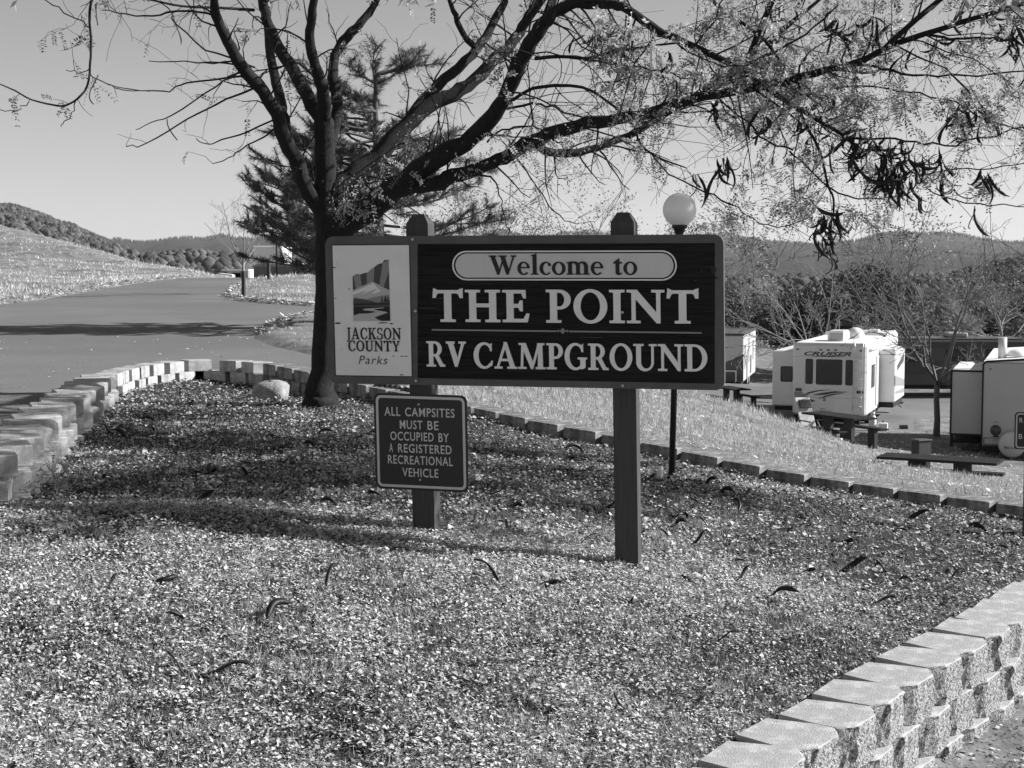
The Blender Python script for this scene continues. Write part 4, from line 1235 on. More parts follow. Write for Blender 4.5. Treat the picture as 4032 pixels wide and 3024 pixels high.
# thin far pole
b0 = P(1090, 1100, 66); b0.z = zg(b0.x, b0.y)
pp = thing('marker_pole', 'thin dark pole in front of the pale trailer under the pine', 'pole', b0)
MB().tube([(0, 0, -.1), (.01, 0, 1.5)], .045, 8).build('pole', M_chassis, pp); MB().lathe([(.05, 1.5), (.05, 1.53), (0, 1.56)], .01, 0, 8).build('cap', M_chassis, pp)

# boulder against the back wall
def rock_mesh(rx, ry, rz, seed, n=14, m=9):
    r = np.random.default_rng(seed)
    ph = r.uniform(0, 6.28, 12)
    vv, ff = [], []
    for i in range(m):
        th = math.pi * i / (m - 1)
        for k in range(n):
            a = 2 * math.pi * k / n
            d = 1 + .10 * math.sin(2 * a + ph[0]) + .08 * math.sin(3 * a + 2 * th + ph[1]) + .05 * math.sin(5 * a - 3 * th + ph[2])
            d = d * (1 if not 0 < i < m - 1 else 1 + r.uniform(-.03, .03))
            sx = math.copysign(abs(math.cos(a)) ** .75, math.cos(a)); sy = math.copysign(abs(math.sin(a)) ** .75, math.sin(a))
            vv.append((rx * d * math.sin(th) ** .7 * sx, ry * d * math.sin(th) ** .7 * sy, -rz * math.copysign(abs(math.cos(th)) ** .7, math.cos(th)) * (1 + .08 * math.sin(a + ph[4]))))
    for i in range(m - 1):
        for k in range(n):
            ff.append((i * n + k, i * n + (k + 1) % n, (i + 1) * n + (k + 1) % n, (i + 1) * n + k))
    return MB().add(vv, ff, True)
M_rock = mat('boulder_stone', .40, .9, 14.0, .25, .6, 40.0, dark=.7, dscale=8.0)
q = P(1066, 1505, 18.9); q.z = zg(q.x, q.y)
tag(rock_mesh(.21, .17, .15, 3).xf(lambda x, y, z: (x + q.x, y + q.y, z + q.z + .07)).build('boulder', M_rock), 'rounded grey boulder lying against the block wall left of the trunk', 'rock')
q = P(2598, 1885, 13.0); q.z = zg(q.x, q.y)
tag(rock_mesh(.032, .025, .06, 5, 8, 6).xf(lambda x, y, z: (x + q.x + z * .15, y + q.y, z + q.z + .055)).build('litter_scrap', M_rv), 'small crumpled white scrap near the foot of the lamp post', 'litter')
# ------------------------------------------------------------------ trees
M_bark = mat('locust_bark', .024, .95, 10.0, .35, .9, 30.0, stretch=(4, 4, .8))
M_bark_b = mat('bare_tree_bark', .26, .85, 12.0, .25, .4, 40.0)
M_bark_c = mat('young_tree_bark', .15, .85, 12.0, .25, .4, 40.0)
M_bark_p = mat('pine_bark', .10, .95, 8.0, .4, .8, 24.0, stretch=(3, 3, .6))
M_leaf = mat('locust_leaflet', .60, .7, attr=True, trans=.5, spec=.15)
M_needle = mat('pine_needle', .12, .55, attr=True, trans=.15, spec=.35)
M_oak = mat('oak_leaf', .07, .7, attr=True, trans=.15, spec=.2)
M_leafg = mat('grey_leaf', .22, .7, attr=True, trans=.35, spec=.2)
M_pod = mat('seed_pod', .020, .5, 30.0, .3, .2, spec=.3)

class Twigs:
    """many thin tubes in one mesh (numpy), 3-4 sided"""
    def __init__(s): s.v = []; s.f = []; s.n = 0
    def tube(s, pts, radii, sides=4):
        pts = np.asarray(pts, float); m = len(pts)
        t = np.gradient(pts, axis=0)
        t /= np.linalg.norm(t, axis=1)[:, None] + 1e-9
        ref = np.array([.31, .17, .93]); 
        if abs(np.dot(t.mean(0), ref)) > .9: ref = np.array([.9, .3, .1])
        u = np.cross(t, ref); u /= np.linalg.norm(u, axis=1)[:, None] + 1e-9
        w = np.cross(t, u)
        a = np.arange(sides) * 2 * math.pi / sides
        ring = pts[:, None, :] + (u[:, None, :] * np.cos(a)[None, :, None] + w[:, None, :] * np.sin(a)[None, :, None]) * np.asarray(radii, float)[:, None, None]
        s.v.append(ring.reshape(-1, 3))
        i = np.arange(m - 1)[:, None] * sides; k = np.arange(sides)[None, :]; k2 = (k + 1) % sides
        s.f.append(np.stack([i + k, i + k2, i + sides + k2, i + sides + k], -1).reshape(-1, 4) + s.n)
        s.n += m * sides
    def mesh(s, name):
        return np_mesh(name, np.concatenate(s.v), np.concatenate(s.f), smooth=True)

def rnd_dir(rg):
    v = rg.normal(size=3); return v / np.linalg.norm(v)
def grow(tw, start, d, L, r, level, rg, nodes, grav=-.02, wig=.22, kids=(3, 5), seg=6, up=0.0, ratio=.55, ang=.9, minr=.0022):
    d = np.asarray(d, float); d = d / np.linalg.norm(d)
    pts = [np.asarray(start, float)]
    for i in range(seg):
        d = d + rg.normal(size=3) * wig + np.array([0, 0, grav + up])
        d /= np.linalg.norm(d)
        pts.append(pts[-1] + d * L / seg)
    rad = np.linspace(r, max(r * .35, minr), len(pts))
    tw.tube(pts, rad, 5 if r > .02 else (4 if r > .006 else 3))
    for i in range(1, len(pts)):
        nodes.append((pts[i], (pts[i] - pts[i - 1]) / (L / seg), level))
    if level > 0:
        for _ in range(rg.integers(kids[0], kids[1] + 1)):
            t = rg.uniform(.2, .98) * seg
            i = int(t); p = pts[i] + (pts[min(i + 1, seg)] - pts[i]) * (t - i)
            td = pts[min(i + 1, seg)] - pts[max(i - 1, 0)] if i > 0 else pts[1] - pts[0]
            td = td / (np.linalg.norm(td) + 1e-9)
            nd = td * math.cos(ang) + rnd_dir(rg) * math.sin(ang)
            grow(tw, p, nd, L * ratio * rg.uniform(.6, 1.15), max(rad[i] * .55, minr), level - 1, rg, nodes, grav, wig, kids, seg, up, ratio, ang, minr)

def leaf_quads(pos, nrm_dir, along, length, width, rg):
    """rhombus leaves: arrays"""
    along = along / (np.linalg.norm(along, axis=1)[:, None] + 1e-9)
    side = np.cross(along, nrm_dir); side /= np.linalg.norm(side, axis=1)[:, None] + 1e-9
    L = np.asarray(length)[:, None]; W = np.asarray(width)[:, None]
    v = np.stack([pos, pos + along * L * .45 + side * W * .5, pos + along * L, pos + along * L * .5 - side * W * .5], 1).reshape(-1, 3)
    f = np.arange(len(pos) * 4).reshape(-1, 4)
    return v, f

# ---- the honey locust behind the sign: traced limbs (photo x, photo y, depth, width in photo pixels)
base = P(1258, 1600, 18.0); base.z = zg(base.x, base.y)
locust = thing('locust_tree', 'large dark honey locust with long seed pods spreading over the sign', 'tree', base)
BZ = np.array(base)
def limb3(pts):
    return [P(a, b, d) - base for a, b, d, w in pts], [w * mpp(d) / 2 for a, b, d, w in pts]
limbs = {
 'trunk': [(1262, 1622, 18, 175), (1264, 1592, 18, 138), (1268, 1540, 18, 112), (1272, 1460, 18, 104), (1282, 1300, 18, 98), (1288, 1050, 18, 98), (1290, 860, 18, 106), (1279, 700, 18, 82), (1280, 560, 18, 78), (1275, 470, 18, 74)],
 'L1': [(1282, 850, 18, 80), (1215, 760, 17.9, 66), (1173, 656, 17.8, 62), (1124, 547, 17.6, 58), (1088, 450, 17.5, 55), (1033, 358, 17.3, 52), (960, 273, 17.1, 49), (924, 213, 17, 46), (881, 134, 16.9, 43), (851, 61, 16.8, 40), (845, 0, 16.7, 34), (850, -120, 16.6, 28), (830, -300, 16.5, 18)],
 'L2': [(1276, 490, 18, 62), (1209, 377, 18.1, 54), (1173, 304, 18.2, 52), (1124, 231, 18.3, 48), (1082, 152, 18.4, 44), (1051, 73, 18.4, 42), (1033, 0, 18.4, 38), (1000, -160, 18.5, 28), (960, -380, 18.6, 16)],
 'L2b': [(1128, 560, 17.7, 44), (1118, 470, 18.1, 42), (1105, 395, 18.5, 40), (1080, 300, 18.8, 38), (1060, 180, 19, 34), (1050, 60, 19.1, 28), (1040, -80, 19.2, 20)],
 'L3': [(1277, 480, 18, 60), (1276, 400, 17.8, 52), (1262, 320, 17.6, 46), (1236, 240, 17.5, 42), (1220, 150, 17.4, 40), (1228, 60, 17.3, 36), (1240, -30, 17.2, 32), (1260, -250, 17.1, 20)],
 'L3b': [(1284, 620, 18, 50), (1330, 420, 18.3, 44), (1310, 260, 18.5, 40), (1350, 165, 18.6, 38), (1405, 109, 18.7, 34), (1453, 49, 18.8, 30), (1490, -20, 18.9, 26), (1540, -200, 19, 16)],
 'L4': [(1300, 800, 18, 80), (1356, 711, 18.1, 78), (1435, 656, 18.2, 74), (1514, 583, 18.3, 68), (1599, 498, 18.4, 62), (1684, 419, 18.5, 58), (1781, 371, 18.6, 55), (1867, 316, 18.7, 52), (1939, 243, 18.8, 49), (2000, 188, 18.9, 45), (2043, 128, 19, 40), (2085, 60, 19.1, 36), (2105, -10, 19.2, 30), (2150, -200, 19.4, 18)],
 'L5': [(1300, 905, 18, 100), (1380, 870, 17.9, 108), (1496, 784, 17.7, 106), (1587, 723, 17.5, 98), (1684, 656, 17.3, 84), (1769, 601, 17.1, 76), (1860, 541, 17, 68), (1927, 474, 16.9, 64), (1982, 395, 16.8, 60), (2018, 316, 16.7, 58), (2049, 243, 16.6, 60), (2085, 176, 16.5, 60), (2128, 109, 16.4, 58), (2176, 55, 16.3, 48), (2243, 18, 16.2, 44), (2316, 12, 16.1, 40), (2413, 18, 16, 38), (2468, 36, 15.9, 36), (2529, 79, 15.8, 34), (2620, 134, 15.7, 30), (2700, 168, 15.6, 28), (2810, 219, 15.5, 26), (2907, 267, 15.4, 24), (2980, 316, 15.3, 22), (3034, 358, 15.2, 21), (3113, 407, 15.1, 19), (3192, 456, 15, 17), (3271, 504, 14.9, 15), (3360, 555, 14.8, 12)],
 'L5b': [(2150, 90, 16.4, 40), (2180, -20, 16.6, 34), (2260, -160, 17, 26), (2380, -300, 17.4, 16)],
 'L6': [(1600, 735, 17.5, 70), (1708, 723, 17.3, 60), (1781, 693, 17.2, 56), (1860, 674, 17.1, 52), (1939, 638, 17, 50), (2012, 608, 16.9, 52), (2091, 559, 16.8, 54), (2195, 516, 16.6, 52), (2316, 486, 16.4, 49), (2438, 468, 16.2, 46), (2529, 450, 16, 43), (2620, 419, 15.9, 40), (2688, 401, 15.8, 38), (2779, 377, 15.7, 36), (2901, 358, 15.5, 34), (2992, 340, 15.4, 33), (3083, 322, 15.3, 31), (3174, 298, 15.2, 30), (3265, 273, 15.1, 28), (3387, 243, 15, 26), (3478, 194, 14.9, 24), (3551, 164, 14.8, 23), (3684, 121, 14.7, 22), (3812, 79, 14.6, 20), (3934, 43, 14.5, 18), (4060, 5, 14.4, 15), (4250, -50, 14.3, 10)],
 'L7': [(2097, 562, 16.8, 32), (2182, 604, 16.9, 34), (2316, 589, 17, 32), (2407, 559, 17.1, 30), (2498, 523, 17.2, 28), (2600, 460, 17.3, 26), (2720, 390, 17.4, 25), (2810, 328, 17.5, 24), (2901, 267, 17.6, 23), (2961, 225, 17.7, 21), (3028, 170, 17.8, 20), (3113, 91, 17.9, 18), (3204, 18, 18, 15), (3280, -50, 18, 11)],
 'L8': [(3022, 355, 15.3, 15), (3138, 425, 15.1, 14), (3168, 486, 15, 13), (3217, 571, 14.9, 12), (3241, 644, 14.8, 11), (3259, 729, 14.7, 10), (3283, 784, 14.6, 9), (3280, 860, 14.6, 6)],
 'L9': [(2780, -40, 16.2, 16), (2828, 24, 16, 15), (2907, 79, 15.8, 15), (3010, 158, 15.6, 14), (3065, 231, 15.5, 12), (3125, 292, 15.4, 11), (3160, 360, 15.3, 9), (3240, 420, 15.2, 6)],
 'L10': [(845, -60, 16.7, 18), (640, -150, 15.6, 14), (460, -130, 14.8, 12), (371, -20, 14.4, 11), (352, 61, 14.4, 11), (358, 152, 14.4, 10), (355, 255, 14.3, 9.5), (343, 340, 14.3, 9), (304, 389, 14.2, 8.5), (255, 416, 14.2, 8), (207, 413, 14.2, 7.5), (122, 392, 14.1, 6.5), (61, 358, 14.1, 6), (0, 331, 14, 5), (-60, 310, 14, 4)],
 'L11': [(2005, 405, 16.8, 16), (2073, 358, 16.6, 14), (2152, 340, 16.4, 13), (2243, 337, 16.2, 13), (2316, 352, 16.1, 12), (2377, 389, 16, 11), (2438, 437, 15.9, 11), (2498, 504, 15.8, 10), (2517, 559, 15.7, 9), (2559, 601, 15.6, 8), (2620, 632, 15.5, 7), (2700, 660, 15.4, 5)],
 'L12': [(1985, 430, 16.9, 12), (2100, 408, 16.9, 11), (2180, 425, 16.8, 10), (2255, 450, 16.8, 9), (2377, 474, 16.7, 6)],
 'L13': [(1915, 560, 17, 9), (1980, 515, 17, 8), (2055, 498, 16.9, 8), (2120, 508, 16.9, 7), (2190, 540, 16.8, 5)],
 'L14': [(1885, 680, 17.1, 12), (1952, 723, 17, 7), (1970, 790, 17, 5), (1988, 863, 16.9, 4.5), (2000, 924, 16.9, 4)],
 'L15': [(2030, 610, 16.9, 9), (2073, 680, 16.8, 6), (2121, 741, 16.8, 5.5), (2164, 808, 16.7, 5), (2225, 869, 16.7, 4.5), (2267, 881, 16.7, 3.5)],
 'L16': [(1610, 485, 18.4, 44), (1640, 425, 18.6, 40), (1720, 340, 18.8, 42), (1806, 267, 19, 40), (1879, 194, 19.2, 38), (1921, 122, 19.3, 34), (1970, 36, 19.5, 30), (2000, -30, 19.6, 26), (2050, -200, 19.8, 14)],
 'L17': [(1879, 194, 19.2, 26), (1824, 134, 19, 24), (1794, 61, 18.9, 22), (1769, 0, 18.8, 18), (1740, -120, 18.7, 12)],
 'L18': [(2110, 230, 16.5, 16), (2200, 222, 16.3, 15), (2310, 230, 16.2, 13), (2420, 205, 16, 12), (2560, 182, 15.9, 10), (2700, 165, 15.8, 8)],
 'L19': [(2300, 232, 16.2, 10), (2400, 250, 16.1, 9), (2520, 268, 16, 9), (2640, 290, 15.9, 8), (2760, 320, 15.8, 6)],
 'L20': [(2760, 375, 15.7, 12), (2830, 350, 15.6, 11), (2950, 250, 15.4, 10), (3080, 190, 15.2, 9), (3200, 110, 15, 8), (3300, 20, 14.9, 6)],
 'L21': [(3340, 258, 15.1, 13), (3440, 262, 15, 11), (3550, 290, 14.9, 10), (3700, 295, 14.8, 9), (3850, 300, 14.7, 8), (4032, 280, 14.6, 6)],
 'L22': [(3640, 130, 14.8, 14), (3720, 150, 14.7, 11), (3800, 160, 14.6, 10), (3900, 148, 14.5, 9), (3990, 150, 14.4, 6)],
 'L23': [(2985, 318, 15.3, 12), (3080, 400, 15.4, 9), (3180, 370, 15.4, 9), (3330, 340, 15.3, 8), (3480, 350, 15.2, 8), (3620, 370, 15.1, 7), (3760, 410, 15, 7), (3900, 480, 14.9, 6), (4040, 520, 14.8, 4)],
 'L24': [(3350, 548, 14.8, 11), (3480, 545, 14.9, 9), (3600, 560, 14.9, 8), (3720, 575, 14.8, 8), (3850, 545, 14.8, 7), (4040, 500, 14.7, 4)],
 'L25': [(3259, 729, 14.7, 8), (3330, 775, 14.7, 7), (3420, 786, 14.8, 5), (3540, 770, 14.8, 4)],
 'L26': [(2559, 601, 15.6, 7), (2640, 690, 15.5, 6), (2780, 755, 15.4, 7), (2870, 800, 15.3, 7), (2960, 860, 15.2, 6), (3060, 890, 15.1, 5), (3180, 860, 15, 4)],
 'L27': [(3120, 590, 15, 9), (3020, 560, 15.1, 8), (2940, 480, 15.2, 8), (2840, 400, 15.3, 8), (2780, 340, 15.5, 6)],
 'L28': [(3110, 590, 15, 8), (3180, 660, 14.9, 7), (3260, 735, 14.8, 6)],
 'L29': [(3640, 740, 14.9, 5), (3760, 790, 14.9, 6), (3900, 810, 14.8, 5), (4040, 815, 14.8, 4)],
 'L30': [(3560, 640, 14.9, 8), (3620, 690, 14.9, 6), (3760, 660, 14.9, 6), (3900, 665, 14.8, 5), (4040, 640, 14.7, 4)],
 # crown above and beside the frame
 'U1': [(2901, 358, 15.5, 26), (3000, 100, 15.2, 24), (3150, -200, 14.8, 22), (3400, -500, 14.3, 16), (3700, -750, 13.8, 10)],
 'U2': [(2243, 18, 16.2, 34), (2500, -200, 15.5, 28), (2900, -450, 14.8, 22), (3400, -650, 14, 16), (3900, -800, 13.2, 10)],
 'U3': [(3478, 194, 14.9, 22), (3700, 0, 14, 20), (4000, -200, 13.2, 16), (4300, -350, 12.5, 10)],
 'U4': [(2043, 128, 19, 30), (2300, -200, 18.5, 26), (2700, -500, 18, 20), (3200, -700, 17.5, 12)],
 'U5': [(4060, 5, 14.4, 15), (4400, -100, 13.6, 14), (4800, -150, 12.8, 12), (5200, -150, 12.2, 8)],
 'U6': [(4040, 280, 14.6, 10), (4400, 200, 14, 9), (4900, 150, 13.4, 8), (5400, 200, 12.8, 6)],
 'U8': [(4300, -350, 12.5, 10), (4450, -400, 11.5, 9), (4600, -450, 10.5, 8), (4700, -500, 9.8, 6)],
 'U9': [(3700, -750, 13.8, 10), (3900, -800, 12, 9), (4100, -900, 10.8, 7), (4300, -1000, 10, 5)],
 'U10': [(4200, -60, 14.1, 12), (4500, -250, 12.6, 10), (4900, -300, 11.4, 8), (5300, -320, 10.4, 6)],
 'U11': [(4400, -100, 13.6, 10), (4600, -200, 12.6, 9), (4800, -300, 11.6, 8), (4950, -380, 10.6, 6)],
 'U12': [(4000, -200, 13.2, 10), (4200, -450, 12.6, 9), (4350, -600, 11.6, 8), (4500, -700, 10.6, 6)],
 'U13': [(4060, 5, 14.4, 10), (4350, -200, 13.8, 9), (4600, -380, 13.2, 8), (4900, -500, 12.6, 6)],
 'U14': [(3700, -750, 13.8, 10), (4000, -700, 13.2, 9), (4300, -750, 12.6, 8), (4600, -800, 12, 6)],
 'U7': [(4040, 500, 14.7, 9), (4400, 520, 13.8, 8), (4900, 480, 13, 6)],
 # thin bare twigs on the left
 'T1': [(985, 300, 17.1, 10), (838, 316, 17, 8), (735, 325, 16.9, 7), (668, 352, 16.8, 6), (589, 358, 16.7, 5), (486, 349, 16.6, 4), (425, 334, 16.6, 3.5)],
 'T2': [(985, 260, 17.1, 9), (911, 304, 17, 7), (808, 365, 16.9, 6.5), (674, 450, 16.7, 5.5), (595, 486, 16.7, 4), (535, 510, 16.6, 3)],
 'T3': [(1040, 330, 17.3, 10), (893, 395, 17.2, 8), (778, 450, 17.1, 7), (656, 517, 17, 6), (541, 577, 16.9, 4.5), (495, 575, 16.9, 3.5)],
 'T4': [(1095, 455, 17.5, 9), (972, 523, 17.4, 7), (880, 548, 17.3, 6), (820, 566, 17.3, 4.5), (772, 545, 17.3, 3.5)],
 'T5': [(1100, 490, 17.5, 8), (1030, 545, 17.5, 7), (950, 590, 17.4, 5.5), (900, 620, 17.4, 4.5), (838, 644, 17.4, 3.5)],
 'T6': [(1000, 260, 17.1, 8), (880, 250, 17, 7), (730, 246, 16.9, 5), (585, 240, 16.8, 3.5)],
 'T7': [(940, 230, 17, 8), (808, 196, 17, 7), (700, 100, 16.9, 6), (660, 35, 16.8, 5), (580, -20, 16.7, 4)],
 'T8': [(850, 60, 16.8, 10), (700, 40, 16.7, 9), (600, 65, 16.6, 7), (500, 55, 16.5, 6), (400, 40, 16.4, 4)],
 'T9': [(1000, 40, 18.4, 12), (850, 30, 18, 10), (720, 25, 17.8, 9), (600, 0, 17.6, 8), (480, -20, 17.5, 6)],
 'T10': [(352, 285, 14.3, 5), (420, 330, 14.3, 4.5), (480, 350, 14.3, 4), (590, 360, 14.3, 3)],
 'T11': [(295, 395, 14.2, 5), (280, 450, 14.2, 4), (255, 480, 14.2, 4), (240, 500, 14.2, 3)],
 'T12': [(350, 110, 14.4, 6), (300, 75, 14.4, 5), (230, 35, 14.3, 5), (160, -10, 14.3, 4)],
 'T13': [(350, 270, 14.3, 4), (310, 290, 14.3, 4), (260, 275, 14.3, 3)],
 'T14': [(122, 392, 14.1, 4), (90, 420, 14.1, 4), (40, 438, 14.1, 3.5), (-20, 430, 14.1, 3)],
}
rg = np.random.default_rng(11)
nodes = []            # (pos local, dir, level, limb)
tw = Twigs()
for key, pts in limbs.items():
    q, rad = limb3(pts)
    # Catmull-Rom resample with bark wobble
    pp, rr_ = [], []
    for i in range(len(q) - 1):
        p0, p1, p2, p3 = q[max(i - 1, 0)], q[i], q[i + 1], q[min(i + 2, len(q) - 1)]
        for k in range(3):
            t = k / 3
            c = 0.5 * ((2 * p1) + (-p0 + p2) * t + (2 * p0 - 5 * p1 + 4 * p2 - p3) * t * t + (-p0 + 3 * p1 - 3 * p2 + p3) * t ** 3)
            r_ = rad[i] + (rad[i + 1] - rad[i]) * t
            pp.append(c + Vector(rg.normal(size=3)) * (r_ * .10 + (.009 if rad[0] < .018 and r_ > 0 else 0))); rr_.append(r_ * rg.uniform(.93, 1.07))
    pp.append(q[-1]); rr_.append(rad[-1])
    big = rad[0] > .018
    if big:
        MB().tube(pp, rr_, 12 if rad[0] > .06 else 8, smooth=True).build('trunk' if key == 'trunk' else 'branch', M_bark, locust)
    else:
        tw.tube([tuple(p) for p in pp], rr_, 5)
    for i in range(1, len(pp)):
        d_ = (pp[i] - pp[i - 1])
        if d_.length > 1e-6:
            nodes.append((np.array(pp[i]), np.array(d_.normalized()), 3, key, rr_[i]))
leafnodes = []
def photo_px(local):
    w = np.asarray(local) + BZ
    dy = w[1]; cp, sp = math.cos(PITCH), math.sin(PITCH)
    zc = w[2] - CAMZ
    fwd = dy * cp - zc * sp; upc = dy * sp + zc * cp
    return 2016 + FPX * w[0] / fwd, 1512 - FPX * upc / fwd
for (p, d_, lv, key, r_) in nodes:
    if key == 'trunk' : continue
    px, py = photo_px(p)
    dens = .55
    if key in ('T1', 'T2', 'T3', 'T4', 'T5', 'T6', 'T7', 'T10', 'T11', 'T13', 'T14', 'L14', 'L15'): dens = .22
    if key == 'L10': dens = .12
    if px > 2500: dens = .72
    elif px > 1900: dens = .6
    if py < -30 or px > 4060: dens = 1.0
    if key in ('L1', 'L2', 'L2b') and px < 1100: dens = .55
    for _ in range(1):
        if rg.uniform() > dens: continue
        up = .03 if py < 300 else .0
        side = rnd_dir(rg); side = side - d_ * side.dot(d_); side /= np.linalg.norm(side) + 1e-9
        nd = d_ * .55 + side * .8
        L = rg.uniform(.35, 1.35) * (1 if px > 1500 or py < 0 else .7)
        if dens <= .22: L = rg.uniform(.1, .45)
        lv2 = 1 if L > .4 else 0
        mark = []
        grow(tw, p, nd, L, min(max(r_ * .35, .0035), .012), lv2, rg, mark, grav=-.03, wig=.20, kids=(2, 4), seg=5, ratio=.5, ang=.85, minr=.0019)
        leafy = rg.uniform() < (.34 if (py > -60 and px < 4090) else 1.0)
        for (a, b, c) in mark:
            if leafy: leafnodes.append((a, b))
twigs = tag(link_mesh('twigs', tw.mesh('twigs'), M_bark, locust), kind='stuff')
# pinnate leaves
LP, LD, LN, LL, LW, LS = [], [], [], [], [], []
for a, b in leafnodes:
    px, py = photo_px(a)
    if px < 1330: pr = .10 if px > 430 else .5
    elif px < 1700: pr = .8
    elif px < 2400: pr = .6
    else: pr = 1.0
    if 1330 < px < 1800 and py > 500: pr = .65
    if 2050 < px < 2700 and py > 650: pr = .3
    off = py < -60 or px > 4090
    if off: pr = 1.0
    if off:                       # crown outside the picture: whole leaves instead of leaflets
        for _ in range(9):
            LP.append(np.asarray(a) + rg.normal(size=3) * .12); LD.append(rnd_dir(rg)); LN.append(rnd_dir(rg)); LL.append(rg.uniform(.09, .15)); LW.append(rg.uniform(.03, .05)); LS.append(rg.uniform(.4, 1.1))
        continue
    if rg.uniform() > pr: continue
    for _ in range(3 if off else 1 + (px > 2350) * int(rg.uniform() < .75)):
        out = b * .3 + rnd_dir(rg) * .8 + np.array([0, 0, -.35]); out /= np.linalg.norm(out)
        n = rng_n = rg.integers(5, 10)
        RL = rg.uniform(.10, .19)
        side = np.cross(out, rnd_dir(rg)); side /= np.linalg.norm(side) + 1e-9
        nr = np.cross(out, side)
        sh = rg.uniform(.55, 1.25) if rg.uniform() < .65 else rg.uniform(.12, .4)
        if px < 1300: sh *= .3  # shade put into the colour: left leaves darkened to read as silhouettes
        pos = np.asarray(a)
        LP.append(pos); LD.append(out + np.array([0, 0, -.25])); LN.append(nr); LL.append(RL * 1.02); LW.append(.0035); LS.append(.25)
        for k in range(n):
            t = (k + 1) / n
            pos = pos + (out + np.array([0, 0, -.5 * t])) * RL / n
            for s_ in (-1, 1):
                if rg.uniform() < .12: continue
                LP.append(pos); LD.append(side * s_ + out * .45 + rg.normal(size=3) * .18); LN.append(nr + rg.normal(size=3) * .35)
                LL.append(rg.uniform(.030, .050)); LW.append(rg.uniform(.013, .020)); LS.append(sh * rg.uniform(.8, 1.2))
v, f = leaf_quads(np.array(LP), np.array(LN), np.array(LD), LL, LW, rg)
tag(link_mesh('foliage', np_mesh('foliage', v, f, LS), M_leaf, locust), kind='stuff')
# tufts of leaves hugging the fork and limbs (photo x, photo y, depth, spread, count)
TP, TD, TN, TL, TW_, TS = [], [], [], [], [], []
for px, py, d, sp_, cnt in ((1420, 770, 17.6, 55, 210), (1400, 820, 17.5, 40, 120), (1840, 660, 16.8, 40, 120), (1660, 560, 17.8, 60, 120), (2280, 600, 16.2, 70, 200), (2050, 590, 16.7, 40, 110), (3440, 790, 14.6, 40, 120), (3300, 860, 14.5, 60, 90),
                            (3650, 900, 14.6, 60, 160), (2990, 1000, 14.9, 60, 160), (3700, 960, 14.5, 50, 120), (3120, 120, 15.2, 90, 200), (3420, 60, 15, 160, 420), (3300, 180, 15, 120, 260), (2870, 890, 15.2, 80, 140), (3000, 880, 15.1, 60, 100)):
    for _ in range(cnt):
        o = np.array(P(px + rg.normal() * sp_, py + rg.normal() * sp_, d + rg.normal() * .15) - base)
        TP.append(o); TD.append(rnd_dir(rg) + np.array([0, 0, -.3])); TN.append(rnd_dir(rg)); TL.append(rg.uniform(.03, .05)); TW_.append(rg.uniform(.012, .018)); TS.append(rg.uniform(.4, 1.1))
v, f = leaf_quads(np.array(TP), np.array(TN), np.array(TD), TL, TW_, rg)
tag(link_mesh('leaf_tufts', np_mesh('leaf_tufts', v, f, TS), M_leaf, locust), kind='stuff')

# seed pods
def pod_mesh(seed, L=.24):
    r = random.Random(seed)
    curl = r.uniform(.4, 3.6) * r.choice((-1, 1)); tws = r.uniform(-2.6, 2.6); pw = r.uniform(.022, .036); L = L * r.uniform(.85, 1.2)
    n = 9
    ang = 0; x = z = 0.0; y = 0.0
    vv = []
    for i in range(n + 1):
        t = i / n
        w = .5 * pw * min(1, 4 * t + .15, 4 * (1 - t) + .12)
        th = .0045
        a = tws * t
        tx, tz = math.sin(ang), -math.cos(ang)
        nx, nz = -tz, tx
        for (u, h) in ((w, 0), (0, th), (-w, 0), (0, -th)):
            bx = u * math.cos(a) - h * math.sin(a); by = u * math.sin(a) + h * math.cos(a)
            vv.append((x + nx * bx, y + by, z + nz * bx))
        x += tx * L / n; z += tz * L / n; y += .012 * math.sin(4 * t + seed)
        ang += curl / n * (.4 + 1.2 * t)
    ff = [(i * 4 + k, i * 4 + (k + 1) % 4, (i + 1) * 4 + (k + 1) % 4, (i + 1) * 4 + k) for i in range(n) for k in range(4)]
    ff += [(3, 2, 1, 0), (n * 4, n * 4 + 1, n * 4 + 2, n * 4 + 3)]
    return MB().add(vv, ff, True).mesh('seed_pod')
PODS = [pod_mesh(i, .19 + .02 * (i % 5)) for i in range(14)]
for m_ in PODS: m_.materials.append(M_pod)
rp = random.Random(5)
